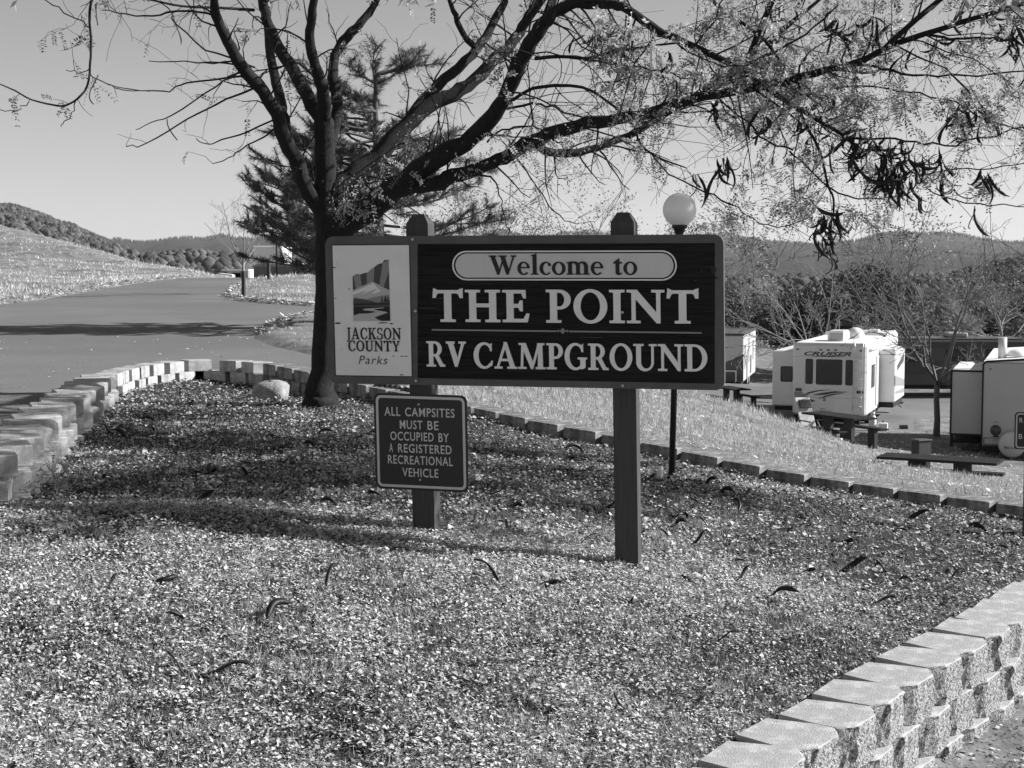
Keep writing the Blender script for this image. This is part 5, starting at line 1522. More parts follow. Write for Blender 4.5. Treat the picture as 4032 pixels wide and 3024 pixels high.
clusters = [(3046, 500, 15.0, 40, 40, 9), (3222, 450, 14.9, 40, 60, 15), (3390, 530, 14.8, 30, 45, 18), (3450, 610, 14.7, 70, 55, 34), (3560, 620, 14.7, 60, 60, 28), (3490, 680, 14.7, 55, 35, 20), (3700, 620, 14.8, 22, 30, 8), (3885, 690, 14.8, 22, 16, 6), (2852, 655, 15.3, 24, 24, 11),
            (3253, 860, 14.5, 34, 30, 13), (3260, 940, 14.5, 40, 45, 15), (3980, 130, 14.4, 34, 40, 17), (3800, 420, 14.8, 60, 18, 10), (3870, 450, 14.8, 30, 20, 6), (3600, 200, 14.8, 50, 30, 6), (3690, 175, 14.8, 12, 20, 3), (3271, 80, 15.1, 50, 40, 12), (3472, 90, 15, 50, 30, 7),
            (3836, 55, 14.6, 40, 20, 7), (3083, 140, 15.5, 12, 26, 4), (2822, 400, 15.7, 30, 20, 6), (3842, 815, 14.8, 10, 6, 2), (2737, 690, 15.4, 12, 12, 3), (2330, 135, 16.1, 70, 22, 12), (2450, 165, 16, 40, 20, 9), (2638, 205, 15.8, 25, 12, 3),
            (389, 292, 14.3, 2, 2, 1), (385, 8, 14.4, 3, 3, 1), (3140, 480, 15, 10, 20, 2), (3590, 770, 14.7, 30, 10, 3), (3050, 20, 15.4, 60, 20, 5), (2990, 440, 15.2, 10, 10, 1), (3740, 720, 14.8, 10, 20, 2), (660, 470, 16.8, 3, 3, 1), (690, 60, 16.8, 4, 4, 1)]
for cx_, cy_, d, sx_, sy_, n in clusters:
    for k in range(n):
        o = bpy.data.objects.new('seed_pod', rp.choice(PODS))
        o.parent = locust
        o.location = P(cx_ + rp.gauss(0, .8) * sx_, cy_ + rp.gauss(0, .8) * sy_, d + rp.gauss(0, .12)) - base
        o.rotation_euler = (rp.gauss(0, .4), rp.gauss(0, .5), rp.uniform(0, 6.28))
        s_ = rp.uniform(.95, 1.45); o.scale = (s_, s_, s_)
        COL.objects.link(o)

# ---- pine behind
pb = P(1490, 1270, 33); pb.z = zg(pb.x, pb.y)
pine = thing('pine_tree', 'dark long needled pine standing behind the locust trunk', 'tree', pb)
rg = np.random.default_rng(23)
trunk_pts = [(.03 * math.sin(z), .02 * math.cos(2 * z), z) for z in np.linspace(-.2, 5.7, 16)]
MB().tube(trunk_pts, list(np.linspace(.16, .03, 16)), 10).build('trunk', M_bark_p, pine)
ptw = Twigs(); tufts = []
for z in np.arange(1.0, 5.5, .2):
    for k in range(rg.integers(5, 8) if z < 4.3 else rg.integers(2, 5)):
        a = rg.uniform(0, 6.28) if k > 1 or z > 4.6 else rg.uniform(2.6, 3.9)
        Lb = (3.05 * (1 - (z - .9) / 5.6) ** .5) * rg.uniform(.65, 1.1)
        p = np.array([0, 0, z]); d = np.array([math.cos(a), math.sin(a), rg.uniform(-.15, .2)])
        pts = [p]
        for i in range(7):
            d = d + rg.normal(size=3) * .10 + np.array([0, 0, .05]); d /= np.linalg.norm(d)
            pts.append(pts[-1] + d * Lb / 7)
            if i > 1:
                for _ in range(3):
                    s_ = rnd_dir(rg); s_ = s_ - d * s_.dot(d); s_[2] = abs(s_[2]) * .6; s_ /= np.linalg.norm(s_)
                    e = pts[-1] + (d * .6 + s_ * .8) * rg.uniform(.12, .40)
                    ptw.tube([pts[-1], (pts[-1] + e) / 2 + rg.normal(size=3) * .02, e], [.012, .010, .007], 4)
                    tufts.append((e, (d * .6 + s_ * .8))); tufts.append(((pts[-1] + e * 2) / 3, (d * .6 + s_ * .8) + rg.normal(size=3) * .3))
        ptw.tube(pts, np.linspace(.035, .010, 8), 5)
        tufts.append((pts[-1], d))
tag(link_mesh('branches', ptw.mesh('branches'), M_bark_p, pine), kind='stuff')
NP_, NS = [], []
for e, d in tufts:
    d = d / np.linalg.norm(d)
    m = 38 if e[2] < 4.5 else 20
    back = rg.uniform(0, .22, m)[:, None]
    o = e[None, :] - d[None, :] * back
    q = rg.normal(size=(m, 3)); q = d[None, :] * .75 + q / np.linalg.norm(q, axis=1)[:, None] * .85
    q /= np.linalg.norm(q, axis=1)[:, None]
    Ln = rg.uniform(.10, .19, m)[:, None]
    tip = o + q * Ln + np.array([0, 0, -.02])
    w = np.cross(q, rg.normal(size=(m, 3))); w = w / np.linalg.norm(w, axis=1)[:, None] * .0060
    NP_.append(np.stack([o - w, o + w, tip], 1).reshape(-1, 3)); NS.append(rg.uniform(.6, 1.5, m))
v = np.concatenate(NP_); f = np.arange(len(v)).reshape(-1, 3)
tag(link_mesh('needles', np_mesh('needles', v, f, np.concatenate(NS)), M_needle, pine), kind='stuff')

# ---- leafless and leafy trees of the campground
def bare_tree(name, label, loc, fork, H, spread, r0, seed, bark, leaf=None, nleaf=0, lsize=.06, lvl=3, limbs_n=6, up=.05, group=None, tilt=(0, 0), cat='tree', minr=.006, kids=(3, 5), tgrav=-.02):
    t = thing(name, label, cat, loc, 0, group)
    rg = np.random.default_rng(seed)
    top = np.array([tilt[0], tilt[1], fork])
    MB().tube([(0, 0, -.15), (tilt[0] * .3 + .02, 0, fork * .3), (tilt[0] * .7 - .02, tilt[1] * .7, fork * .7), tuple(top)], [r0 * 1.25, r0 * 1.02, r0 * .95, r0 * .9], 9).build('trunk', bark, t)
    tw = Twigs(); nodes = []
    for k in range(limbs_n):
        a = 2 * math.pi * (k + rg.uniform(-.25, .25)) / limbs_n
        el = rg.uniform(.35, 1.25) if k else 1.45
        d = np.array([math.cos(a) * math.cos(el) * spread, math.sin(a) * math.cos(el) * spread, math.sin(el)])
        grow(tw, top - np.array([0, 0, rg.uniform(0, .12) * fork]), d, (H - fork) * rg.uniform(.75, 1.0) * (1 if el > .8 else .85), r0 * .5, lvl, rg, nodes, grav=tgrav, wig=.17, kids=kids, seg=6, up=up, ratio=.52, ang=.7, minr=minr)
    tag(link_mesh('branches', tw.mesh('branches'), bark, t), kind='stuff')
    if nleaf:
        idx = rg.integers(0, len(nodes), nleaf)
        pos = np.array([nodes[i][0] for i in idx]) + rg.normal(size=(nleaf, 3)) * lsize * 1.8
        v, f = leaf_quads(pos, rg.normal(size=(nleaf, 3)), rg.normal(size=(nleaf, 3)), rg.uniform(.7, 1.3, nleaf) * lsize, rg.uniform(.4, .7, nleaf) * lsize, rg)
        tag(link_mesh('crown', np_mesh('crown', v, f, rg.uniform(.5, 1.4, nleaf)), leaf, t), kind='stuff')
    return t
def at_ground(px, d, z=None):
    x = (px - 2016) / FPX * d
    return Vector((x, d, zg(x, d) if z is None else z))
q = at_ground(3696, 48)
bare_tree('bare_tree', 'leafless young tree with spreading branches between white and grey trailers', q, 1.75, 6.3, 1.35, .095, 4, M_bark_c, limbs_n=9, minr=.007, lvl=3, kids=(4, 6))
q = at_ground(3215, 63)
bare_tree('bare_tree', 'leafless tree with pale branches rising behind the white trailer', q, 1.6, 6.2, 1.4, .09, 9, M_bark_b, limbs_n=9, minr=.009, lvl=3, kids=(4, 5))
q = at_ground(3950, 75)
bare_tree('bare_tree', 'tall leafless tree with pale twigs above the grey trailer', q, 2.2, P(3950, 960, 75).z - q.z, 1.0, .10, 27, M_bark_b, limbs_n=9, minr=.009, lvl=3, kids=(4, 5))
q = at_ground(962, 53)
bare_tree('bare_tree', 'small leafless sapling beside the nearer marker post at the road crest', q, .95, 3.3, .9, .05, 13, M_bark_b, limbs_n=6, minr=.005, lvl=3, kids=(2, 4))
q = at_ground(2450, 45)
bare_tree('leafy_tree', 'thin twiggy tree with sparse small leaves behind the right sign post', q, 2.4, P(2450, 760, 45).z - q.z, .75, .07, 17, M_bark_b, M_leafg, 5200, .075, limbs_n=9, up=.04, minr=.004)
q = at_ground(1880, 50)
bare_tree('leafy_tree', 'bushy twiggy tree with grey leaves behind the left sign post', q, 1.2, P(1900, 690, 50).z - q.z, .8, .08, 19, M_bark_b, M_leafg, 6500, .085, limbs_n=9, up=.05, minr=.004)
q = at_ground(2895, 92)
bare_tree('leafy_tree', 'pale leafy tree above the trailer half hidden by the sign', q, 2.0, P(2900, 1120, 92).z - q.z, .9, .14, 29, M_bark, M_leafg, 6000, .17, limbs_n=8, minr=.012)

def oak(label, loc, W, H, n, seed, material, size=.2, name='oak_tree'):
    t = thing(name, label, 'tree', loc)
    rg = np.random.default_rng(seed)
    MB().tube([(0, 0, -.2), (.1, 0, H * .25), (0, .1, H * .5)], [W * .035, W * .028, W * .018], 8).build('trunk', M_bark, t)
    tw = Twigs(); nd = []
    for k in range(7):
        a = 6.28 * k / 7 + rg.uniform(-.3, .3)
        grow(tw, (0, 0, H * .3), (math.cos(a), math.sin(a), rg.uniform(.3, 1.2)), W * .45, W * .014, 2, rg, nd, wig=.15, minr=.01)
    tag(link_mesh('branches', tw.mesh('branches'), M_bark, t), kind='stuff')
    K = 46
    c = rg.normal(size=(K, 3)); c /= np.linalg.norm(c, axis=1)[:, None]; c *= rg.uniform(.35, 1, (K, 1)) ** .5
    c = c * np.array([W * .42, W * .42, H * .36]) + np.array([0, 0, H * .60])
    rad = rg.uniform(.10, .20, K) * W
    idx = rg.integers(0, K, n)
    dd = rg.normal(size=(n, 3)); dd /= np.linalg.norm(dd, axis=1)[:, None]
    pos = c[idx] + dd * rad[idx][:, None] * (rg.uniform(.35, 1, (n, 1)) ** .4) * np.array([1, 1, .75])
    v, f = leaf_quads(pos, dd + rg.normal(size=(n, 3)) * .6, rg.normal(size=(n, 3)), rg.uniform(.6, 1.3, n) * size, rg.uniform(.5, .9, n) * size, rg)
    tag(link_mesh('crown', np_mesh('crown', v, f, rg.uniform(.5, 1.5, n)), material, t), kind='stuff')
    return t
q = at_ground(3330, 86, -4.2); oak('broad dark evergreen oak behind the white trailer', q, 9.0, P(3300, 1055, 86).z - q.z, 11000, 31, M_oak, .20)
q = at_ground(3110, 84, -4.2); oak('smaller dark oak left of the white trailer roof', q, 5.0, P(3110, 1150, 84).z - q.z, 6000, 32, M_oak, .19)
M_brush = mat('brush_leaf', .22, .8, attr=True, trans=.25, spec=.15)
for k, (px, top, d, W, lab, m_) in enumerate(((3640, 1190, 95, 6.5, 'grey green oak behind the dark motorhome', M_brush), (3830, 1080, 100, 8.5, 'tall brushy oak behind the bare young tree', M_brush), (3990, 1050, 108, 9.0, 'dark oak at the right edge above the grey trailer', M_oak),
                                             (4150, 1100, 98, 9, 'brushy oak beyond the right edge of the grey trailer', M_brush))):
    q = at_ground(px, d, -4.5); oak(lab, q, W, P(px, top, d).z - q.z, 7500, 40 + k, m_, .22)
q = at_ground(836, 125); oak('dark rounded shrub beside the white shelter at the road crest', q, 2.6, P(836, 1052, 125).z - q.z, 1800, 61, M_oak, .14, 'shrub')
q = at_ground(790, 132); oak('dark rounded shrub left of the shelter at the road crest', q, 2.0, P(790, 1066, 132).z - q.z, 1300, 62, M_oak, .14, 'shrub')
# weed by the end of the wall
q = P(225, 1990, 10.6); q.z = zg(q.x, q.y)
bare_tree('weed', 'dry branching weed stalks beside the near end of the curved wall', q, .05, .33, 1.0, .004, 71, M_bark_b, M_leafg, 120, .022, lvl=2, limbs_n=7, up=.08, minr=.0015, cat='plant')
# ------------------------------------------------------------------ ground cover
M_litter = mat('leaf_litter', 1.0, .8, attr=True, trans=.15, spec=.2)
M_blade = mat('dry_grass_blade', 1.0, .75, attr=True, trans=.3, spec=.2)
rg = np.random.default_rng(99)
def bed_points(n, y0, y1, power=1.0, lim=.40):
    """random points in the bed, thinning with depth"""
    u = rg.uniform(size=n)
    y = y0 * (y1 / y0) ** (u ** power)
    x = rg.uniform(-lim, lim, n) * (y + .5)
    k = inside(BED_POLY, x, y) & (seg_dist(BED_POLY[:len(WALL_S)], x, y, False) > .17) & (seg_dist(BED_POLY[len(WALL_S):len(WALL_S) + len(NEAR_S)], x, y, False) > .16)
    return x[k], y[k]
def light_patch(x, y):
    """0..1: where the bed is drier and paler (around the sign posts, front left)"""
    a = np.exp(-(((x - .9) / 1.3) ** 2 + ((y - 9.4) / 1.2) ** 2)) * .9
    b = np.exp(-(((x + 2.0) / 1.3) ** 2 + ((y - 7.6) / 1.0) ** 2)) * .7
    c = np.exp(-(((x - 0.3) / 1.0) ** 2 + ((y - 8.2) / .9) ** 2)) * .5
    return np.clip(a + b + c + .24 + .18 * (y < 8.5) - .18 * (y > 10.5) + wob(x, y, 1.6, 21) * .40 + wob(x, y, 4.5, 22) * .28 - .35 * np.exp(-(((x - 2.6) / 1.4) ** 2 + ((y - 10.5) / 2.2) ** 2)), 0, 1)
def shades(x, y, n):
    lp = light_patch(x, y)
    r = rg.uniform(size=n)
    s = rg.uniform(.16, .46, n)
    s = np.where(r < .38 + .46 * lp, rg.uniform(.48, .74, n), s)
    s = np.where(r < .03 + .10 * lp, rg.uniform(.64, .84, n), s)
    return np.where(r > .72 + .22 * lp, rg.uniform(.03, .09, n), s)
def litter(n, y0, y1, smin, smax, lift, tilt=.45, power=1.0, holes=True, aspect=(.45, .95), shade=None):
    x, y = bed_points(n, y0, y1, power)
    if holes:                       # gaps between clumps where the dark soil shows
        h = wob(x, y, 26, 61) + .8 * wob(x, y, 47, 62) + 1.0 * wob(x, y, 9, 63) + .8 * wob(x, y, 3.4, 64)
        k = h > rg.uniform(-1.2, .25, len(x)) - .5 * light_patch(x, y); x, y = x[k], y[k]
    n = len(x)
    z = z_ground(x, y) + rg.uniform(.0, lift, n)
    nr = np.stack([rg.normal(size=n) * tilt, rg.normal(size=n) * tilt, np.ones(n)], 1)
    nr /= np.linalg.norm(nr, axis=1)[:, None]
    a = rg.normal(size=(n, 3)); al = a - nr * (a * nr).sum(1)[:, None]
    L = rg.uniform(smin, smax, n) * (1 + np.clip(y - 9, 0, 12) * .05)
    W = L * rg.uniform(aspect[0], aspect[1], n)
    al /= np.linalg.norm(al, axis=1)[:, None]
    sd = np.cross(nr, al)
    p = np.stack([x, y, z], 1)
    cup = (rg.uniform(-.25, .45, n) * W)[:, None]
    Lc, Wc = L[:, None], W[:, None]
    v0 = p - al * Lc * .5; v3 = p + al * Lc * .5
    v1 = p + sd * Wc * .5 - al * Lc * .05 + nr * cup; v2 = p - sd * Wc * .5 + al * Lc * .08 + nr * cup
    v = np.stack([v0, v1, v3, v2], 1).reshape(-1, 3)
    i = np.arange(n)[:, None] * 4
    f = np.concatenate([i + np.array([[0, 1, 2]]), i + np.array([[0, 2, 3]])])
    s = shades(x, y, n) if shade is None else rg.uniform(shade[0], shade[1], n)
    return v, f, np.concatenate([s, s])
def merge(name, parts, material, parent=None):
    vs_, fs_, ss_, o = [], [], [], 0
    for v, f, s in parts:
        vs_.append(v); fs_.append(f + o); ss_.append(s); o += len(v)
    return link_mesh(name, np_mesh(name, np.concatenate(vs_), np.concatenate(fs_), np.concatenate(ss_)), material, parent)
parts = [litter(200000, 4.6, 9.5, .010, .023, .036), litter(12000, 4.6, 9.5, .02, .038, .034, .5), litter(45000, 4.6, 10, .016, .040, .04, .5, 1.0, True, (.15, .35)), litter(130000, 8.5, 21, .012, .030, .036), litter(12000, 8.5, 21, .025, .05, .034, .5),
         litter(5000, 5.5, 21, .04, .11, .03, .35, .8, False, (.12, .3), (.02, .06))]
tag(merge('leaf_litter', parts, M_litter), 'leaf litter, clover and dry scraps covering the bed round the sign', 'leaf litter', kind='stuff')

def blades(x, y, z, h, w, lean, s):
    n = len(x)
    a = rg.uniform(0, 6.28, n)
    d = np.stack([np.cos(a) * lean, np.sin(a) * lean, np.ones(n)], 1); d /= np.linalg.norm(d, axis=1)[:, None]
    b = rg.uniform(0, 6.28, n)
    sd = np.stack([np.cos(b), np.sin(b), np.zeros(n)], 1) * w[:, None]
    p = np.stack([x, y, z], 1)
    v = np.stack([p - sd, p + sd, p + d * h[:, None]], 1).reshape(-1, 3)
    return v, np.arange(n * 3).reshape(-1, 3), s
# bed: grass blades and straws
x, y = bed_points(260000, 4.6, 20.5)
cl = wob(x, y, 2.2, 31) + wob(x, y, 6, 32) * .6
k = cl > rg.uniform(-1.3, 1.4, len(x)); x, y = x[k], y[k]; n = len(x)
p1 = blades(x, y, z_ground(x, y) - .004, rg.uniform(.015, .055, n), rg.uniform(.0012, .0024, n) * (1 + np.clip(y - 8, 0, 20) * .08), rg.uniform(.1, 1.3, n), rg.uniform(.30, .80, n))
x, y = bed_points(5200, 4.6, 20.5); n = len(x)
p2 = blades(x, y, z_ground(x, y) + rg.uniform(.008, .03, n), rg.uniform(.06, .20, n), rg.uniform(.0011, .0020, n) * (1 + np.clip(y - 8, 0, 20) * .07), rg.uniform(4, 30, n), rg.uniform(.40, .8, n))
# tufts
tx, ty = bed_points(5200, 4.8, 20)
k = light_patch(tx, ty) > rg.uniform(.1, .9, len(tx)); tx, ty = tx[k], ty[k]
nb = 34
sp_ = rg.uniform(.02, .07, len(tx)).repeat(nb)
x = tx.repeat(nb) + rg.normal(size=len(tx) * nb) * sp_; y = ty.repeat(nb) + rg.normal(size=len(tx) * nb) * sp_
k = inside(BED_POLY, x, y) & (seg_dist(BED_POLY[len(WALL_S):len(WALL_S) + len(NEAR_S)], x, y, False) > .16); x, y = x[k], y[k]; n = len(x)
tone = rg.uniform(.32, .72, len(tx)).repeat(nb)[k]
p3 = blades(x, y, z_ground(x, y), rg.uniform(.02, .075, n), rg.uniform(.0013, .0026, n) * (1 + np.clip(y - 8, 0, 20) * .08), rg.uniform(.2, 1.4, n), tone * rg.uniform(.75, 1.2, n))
tag(merge('bed_grass', [p1, p2, p3], M_blade), 'sparse dry grass blades and straws in the bed round the sign', 'grass', kind='stuff')
# right-hand slope and campground grass
def field(n, y0, y1, t0, t1, h, w, sh, bed_out=True, power=1.0):
    u = rg.uniform(size=n); y = y0 * (y1 / y0) ** (u ** power); x = rg.uniform(t0, t1, n) * y
    k = ~inside(BED_POLY, x, y) & (poly_sd(ROAD_POLY, x, y) > .12) & (poly_sd(LOOP_POLY, x, y) > .1) & (seg_dist(BED_POLY[:len(WALL_S)], x, y, False) > .16) & (seg_dist(BED_POLY[len(WALL_S):len(WALL_S) + len(NEAR_S)], x, y, False) > .2)
    x, y = x[k], y[k]; n = len(x)
    sc = np.clip(y / 20, .6, 4)
    cl = .75 + .5 * wob(x, y, .5, 41) + .45 * wob(x, y, 1.9, 42) + .35 * wob(x, y, 5.0, 43) + .9 * np.exp(-(((x - 5.6) / 1.3) ** 2 + ((y - 34.5) / 2.2) ** 2))
    return blades(x, y, z_ground(x, y) - .01, rg.uniform(h[0], h[1], n) * np.clip(cl, .25, 2.2), rg.uniform(w[0], w[1], n) * sc, rg.uniform(.1, 1.1, n), rg.uniform(sh[0], sh[1], n) * np.clip(.75 + .35 * cl, .6, 1.3))
pr = [field(120000, 13, 48, -.12, .42, (.04, .15), (.003, .006), (.14, .74)), field(14000, 45, 75, -.1, .42, (.05, .13), (.004, .007), (.22, .55))]
tag(merge('slope_grass', pr, M_blade), 'short pale grass on the slope down to the campground', 'grass', kind='stuff')
pr = [field(60000, 40, 115, -.62, -.13, (.05, .20), (.004, .008), (.45, .82)), field(14000, 20, 75, -.2, -.02, (.03, .10), (.004, .007), (.3, .65))]
tag(merge('hill_grass', pr, M_blade), 'tall dry grass on the hillside left of the road', 'grass', kind='stuff')
# scraps on the asphalt, on the path and fallen leaves on the slope
def scraps(n, y0, y1, t0, t1, zf, test, smin, smax, s0, s1):
    y = y0 * (y1 / y0) ** rg.uniform(size=n); x = rg.uniform(t0, t1, n) * y
    k = test(x, y); x, y = x[k], y[k]; n = len(x)
    L = rg.uniform(smin, smax, n) * np.clip(y / 18, .6, 2.2)
    nr = np.stack([rg.normal(size=n) * .3, rg.normal(size=n) * .3, np.ones(n)], 1); nr /= np.linalg.norm(nr, axis=1)[:, None]
    a = rg.normal(size=(n, 3)); al = a - nr * (a * nr).sum(1)[:, None]
    v, f = leaf_quads(np.stack([x, y, zf(x, y) + .012], 1), nr, al, L, L * rg.uniform(.2, .7, n), rg)
    return v, f, rg.uniform(s0, s1, n)
def tri(p):
    v, f, s = p
    return v, np.concatenate([f[:, [0, 1, 2]], f[:, [0, 2, 3]]]), np.concatenate([s, s])
on_road = lambda x, y: (poly_sd(ROAD_POLY, x, y) < 0) & ~inside(BED_POLY, x, y)
pr = [tri(scraps(900, 10, 30, -.36, -.08, lambda x, y: z_road(y), on_road, .015, .05, .3, .7)),
      tri(scraps(9000, 14, 45, -.1, .42, z_ground, lambda x, y: ~inside(BED_POLY, x, y) & (poly_sd(ROAD_POLY, x, y) > .1) & (poly_sd(LOOP_POLY, x, y) > 0), .03, .08, .35, .85)),
      tri(scraps(9000, 4.6, 12, .2, .5, z_ground, lambda x, y: ~inside(BED_POLY, x, y) & (x > .5) & (seg_dist(BED_POLY[len(WALL_S):len(WALL_S) + len(NEAR_S)], x, y, False) > .08), .03, .08, .08, .7))]
verge = lambda x, y: (poly_sd(ROAD_POLY, x, y) > .0) & (poly_sd(ROAD_POLY, x, y) < .35 + .5 * np.abs(wob(x, y, 1.1, 51))) & ~inside(BED_POLY, x, y)
pr.append(tri(scraps(60000, 30, 72, -.42, -.12, z_ground, verge, .03, .09, .08, .85)))
tag(merge('fallen_leaves', pr, M_litter), 'scattered fallen leaves on road, slope and path', 'fallen leaves', kind='stuff')

# fallen seed pods on the bed: each one a thing
rp = random.Random(77)
GP = [pod_mesh(100 + i, .15 + .015 * (i % 4)) for i in range(8)]
for m_ in GP: m_.materials.append(M_pod)
cnt = 0
while cnt < 190:
    yy = 5.2 * (19.0 / 5.2) ** (rp.random() ** .8); xx = rp.uniform(-.36, .36) * yy
    if not bool(inside(BED_POLY, np.array([xx]), np.array([yy]))[0]): continue
    if float(seg_dist(BED_POLY, np.array([xx]), np.array([yy]))[0]) < .45: continue
    w = .14 + .35 * (yy > 9) + .55 * (xx > .3) * (yy > 8)
    if rp.random() > w: continue
    o = bpy.data.objects.new('seed_pod', rp.choice(GP))
    o.location = (xx, yy, zg(xx, yy) + rp.uniform(.008, .024))
    o.rotation_euler = (R(90) + rp.gauss(0, .25), rp.gauss(0, .25), rp.uniform(0, 6.28))
    s_ = rp.uniform(.8, 1.25); o.scale = (s_, s_, s_)
    COL.objects.link(o)
    if yy < 7.6 and xx < .2: zone = 'in the left foreground litter'
    elif yy < 8.3: zone = 'on the litter near the split faced wall'
    elif yy < 10.2 and xx < -.7: zone = 'left of the small rule sign'
    elif yy < 10.2 and xx < 1.2: zone = 'around the feet of the big sign posts'
    elif yy < 10.8: zone = 'on the dark litter right of the big sign'
    elif xx > 2.2: zone = 'below the block edging at far right'
    elif xx > .2: zone = 'around the foot of the lamp post'
    elif yy > 14.5: zone = 'around the foot of the locust trunk'
    elif xx < -1.6: zone = 'in the shade beside the curved wall'
    else: zone = 'on the litter behind the small rule sign'
    tag(o, 'dark curled fallen seed pod ' + zone, 'seed pod', 'fallen seed pods ' + zone)
    cnt += 1

# ------------------------------------------------------------------ far hills and their woods
M_forest = mat('forest_canopy', .045, .95, .03, .4, dark=.6, dscale=.012, coords='Object')
M_scrub = mat('scrub_hillside', .16, .95, .02, .4, dark=.28, dscale=.018, dthr=(.42, .56))
M_cone = mat('far_conifer', .06, .9, attr=True)
def ridge(name, sil, d_ridge, d_foot, material, z_foot=-14, rows=16, rough=4.0, seed=0, convex=.75, n=180):
    px = np.linspace(sil[0][0], sil[-1][0], n)
    py = np.interp(px, [s[0] for s in sil], [s[1] for s in sil])
    rgr = np.random.default_rng(seed)
    V = []
    for i in range(rows + 7):
        t = i / rows
        if t <= 1:
            d = d_foot + (d_ridge - d_foot) * t
            k = t ** convex
        else:
            d = d_ridge * (1 + (t - 1) * .5); k = max(0, 1 - (t - 1) * 1.2)
        zr = np.array([P(a, b, d_ridge).z for a, b in zip(px, py)])
        wx = (px - 2016) / FPX * d
        z = z_foot + (zr - z_foot) * k
        amp = rough * math.sin(min(t, 1) * math.pi) * 1.0
        z = z + amp * (wob(wx, np.full(n, d), 12.0 / d_ridge * 6, seed + 1) + .6 * wob(wx, np.full(n, d), 40.0 / d_ridge * 6, seed + 2))
        V.append(np.stack([wx, np.full(n, d), z], 1))
    V = np.stack(V); nr = len(V)
    idx = np.arange(nr * n).reshape(nr, n)
    f = np.stack([idx[:-1, :-1].ravel(), idx[:-1, 1:].ravel(), idx[1:, 1:].ravel(), idx[1:, :-1].ravel()], 1)
    o = tag(link_mesh(name, np_mesh(name, V.reshape(-1, 3), f, smooth=True), material), kind='structure')
    return V, rows
def conifers(V, rows, n, h, seed, tmin=.3, wr=.22, cond=None, round_=False):
    rgc = np.random.default_rng(seed)
    nr, nc, _ = V.shape
    r = rgc.uniform(tmin, 1.02, n) * rows; c = rgc.uniform(0, nc - 1.001, n)
    r[: n // 4] = rgc.uniform(.93, 1.03, n // 4) * rows
    r0, c0 = np.floor(r).astype(int), np.floor(c).astype(int)
    fr, fc = (r - r0)[:, None], (c - c0)[:, None]
    p = V[r0, c0] * (1 - fr) * (1 - fc) + V[r0 + 1, c0] * fr * (1 - fc) + V[r0, c0 + 1] * (1 - fr) * fc + V[r0 + 1, c0 + 1] * fr * fc
    if cond is not None:
        k = cond(p, rgc); p = p[k]; n = len(p)
    H = rgc.uniform(h[0], h[1], n)[:, None]; W = H * rgc.uniform(wr * .8, wr * 1.4, (n, 1))
    a = rgc.uniform(0, 6.28, n)[:, None]
    base = [p + np.concatenate([np.cos(a + q) * W, np.sin(a + q) * W, -.1 * H], 1) for q in np.arange(5) * 2 * math.pi / 5]
    tip = p + np.concatenate([np.zeros((n, 2)), H], 1)
    if round_:      # rounded crowns: a ring at two thirds of the height, then a flat cap
        up = [b + np.concatenate([np.zeros((n, 2)), H * rgc.uniform(.45, .8, (n, 1))], 1) for b in base]
        low = [p + (b - p) * np.array([.75, .75, 1]) for b in base]
        v = np.stack(low + up + [tip], 1).reshape(-1, 3)
        i = np.arange(n)[:, None] * 11
        f = np.concatenate([i + np.array([[q, (q + 1) % 5, 5 + q]]) for q in range(5)] + [i + np.array([[(q + 1) % 5, 5 + (q + 1) % 5, 5 + q]]) for q in range(5)] + [i + np.array([[5 + q, 5 + (q + 1) % 5, 10]]) for q in range(5)])
        return v, f, np.tile(rgc.uniform(.6, 2.2, n), 15)
    v = np.stack(base + [tip], 1).reshape(-1, 3)
    i = np.arange(n)[:, None] * 6
    f = np.concatenate([i + np.array([[q, (q + 1) % 5, 5]]) for q in range(5)])
    s = rgc.uniform(.6, 1.5, n)
    return v, f, np.tile(s, 5)
left_sil = [(-900, 700), (-500, 760), (-200, 800), (0, 818), (65, 816), (134, 838), (203, 862), (235, 880), (297, 894), (326, 914), (376, 934), (427, 954), (477, 976), (560, 1010), (640, 1040), (760, 1062), (900, 1075), (1100, 1085), (1500, 1090)]
Vl, rl = ridge('hill', left_sil, 2300, 700, M_scrub, seed=1, rough=7, convex=.8)
far_sil = [(-900, 900), (0, 930), (350, 945), (427, 950), (470, 943), (506, 950), (543, 958), (608, 957), (687, 943), (760, 938), (800, 945), (840, 936), (878, 927), (920, 938), (1000, 945), (1300, 938), (1600, 950), (1900, 935), (1935, 926), (1964, 914), (2000, 914), (2040, 924), (2090, 936), (2190, 932), (2213, 920), (2300, 918), (2450, 930), (2600, 936), (2800, 928),
           (2852, 926), (2901, 942), (2980, 945), (3034, 957), (3174, 963), (3296, 962), (3387, 950), (3447, 926), (3520, 920), (3569, 920), (3690, 920), (3782, 929), (3842, 942), (3946, 959), (4032, 960), (4400, 940), (5000, 930)]
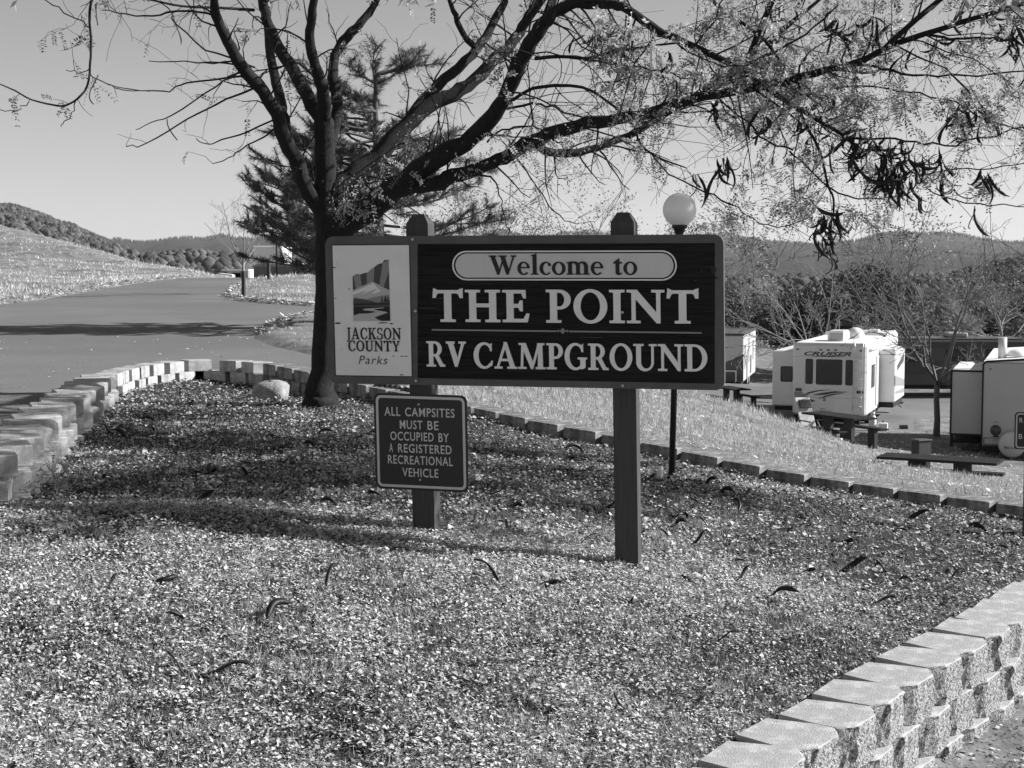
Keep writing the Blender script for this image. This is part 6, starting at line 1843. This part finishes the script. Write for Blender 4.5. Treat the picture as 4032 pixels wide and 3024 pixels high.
Vf, rf = ridge('hill', far_sil, 6200, 3000, M_forest, seed=5, rough=16, n=260)
mid_sil = [(2400, 1040), (2800, 1020), (3000, 1030), (3200, 1010), (3400, 1000), (3600, 985), (3750, 1000), (3900, 1010), (4032, 1000), (4500, 960), (5000, 940)]
Vm, rm = ridge('hill', mid_sil, 3600, 1700, M_forest, seed=9, rough=9)
near_sil = [(2500, 1120), (2900, 1110), (3200, 1105), (3500, 1110), (3700, 1105), (3800, 1085), (3900, 1060), (4032, 1035), (4300, 1000), (5000, 940)]
Vn, rn = ridge('hill', near_sil, 900, 260, M_scrub, seed=13, rough=3)
low_sil = [(300, 1070), (520, 1030), (650, 1012), (760, 1005), (860, 1010), (960, 1020), (1100, 1030), (1500, 1040), (2000, 1060)]
Vw, rw = ridge('hill', low_sil, 1300, 420, M_scrub, seed=17, rough=4)
parts = [conifers(Vl, rl, 5000, (4, 8.5), 3, .5, .3), conifers(Vl, rl, 7000, (4, 8), 13, .15, .5, round_=True), conifers(Vf, rf, 5000, (9, 17), 4, .9, .3), conifers(Vm, rm, 2500, (5, 9), 5, .93, .35),
         conifers(Vn, rn, 2200, (3, 6), 6, .05, .55, round_=True), conifers(Vw, rw, 1700, (3, 7), 7, .1, .55, round_=True)]
tag(merge('distant_woodland', parts, M_cone), 'distant conifer and oak woods covering the far hills', 'woodland', kind='stuff')

# ------------------------------------------------------------------ the air
hz = MB().box(-9000, 9000, -30, 9800, -40, 330).build('haze', None)
mh_ = bpy.data.materials.new('haze'); mh_.use_nodes = True
nt = mh_.node_tree; nt.nodes.remove(nt.nodes['Principled BSDF'])
pv = nt.nodes.new('ShaderNodeVolumePrincipled')
pv.inputs['Color'].default_value = (.95, .95, .95, 1)
pv.inputs['Density'].default_value = HAZE_DENSITY = 0.000032
pv.inputs['Anisotropy'].default_value = .2
nt.links.new(pv.outputs[0], nt.nodes['Material Output'].inputs['Volume'])
hz.data.materials.append(mh_)
tag(hz, 'thin pale haze between the campground and the far hills', 'haze', kind='stuff')
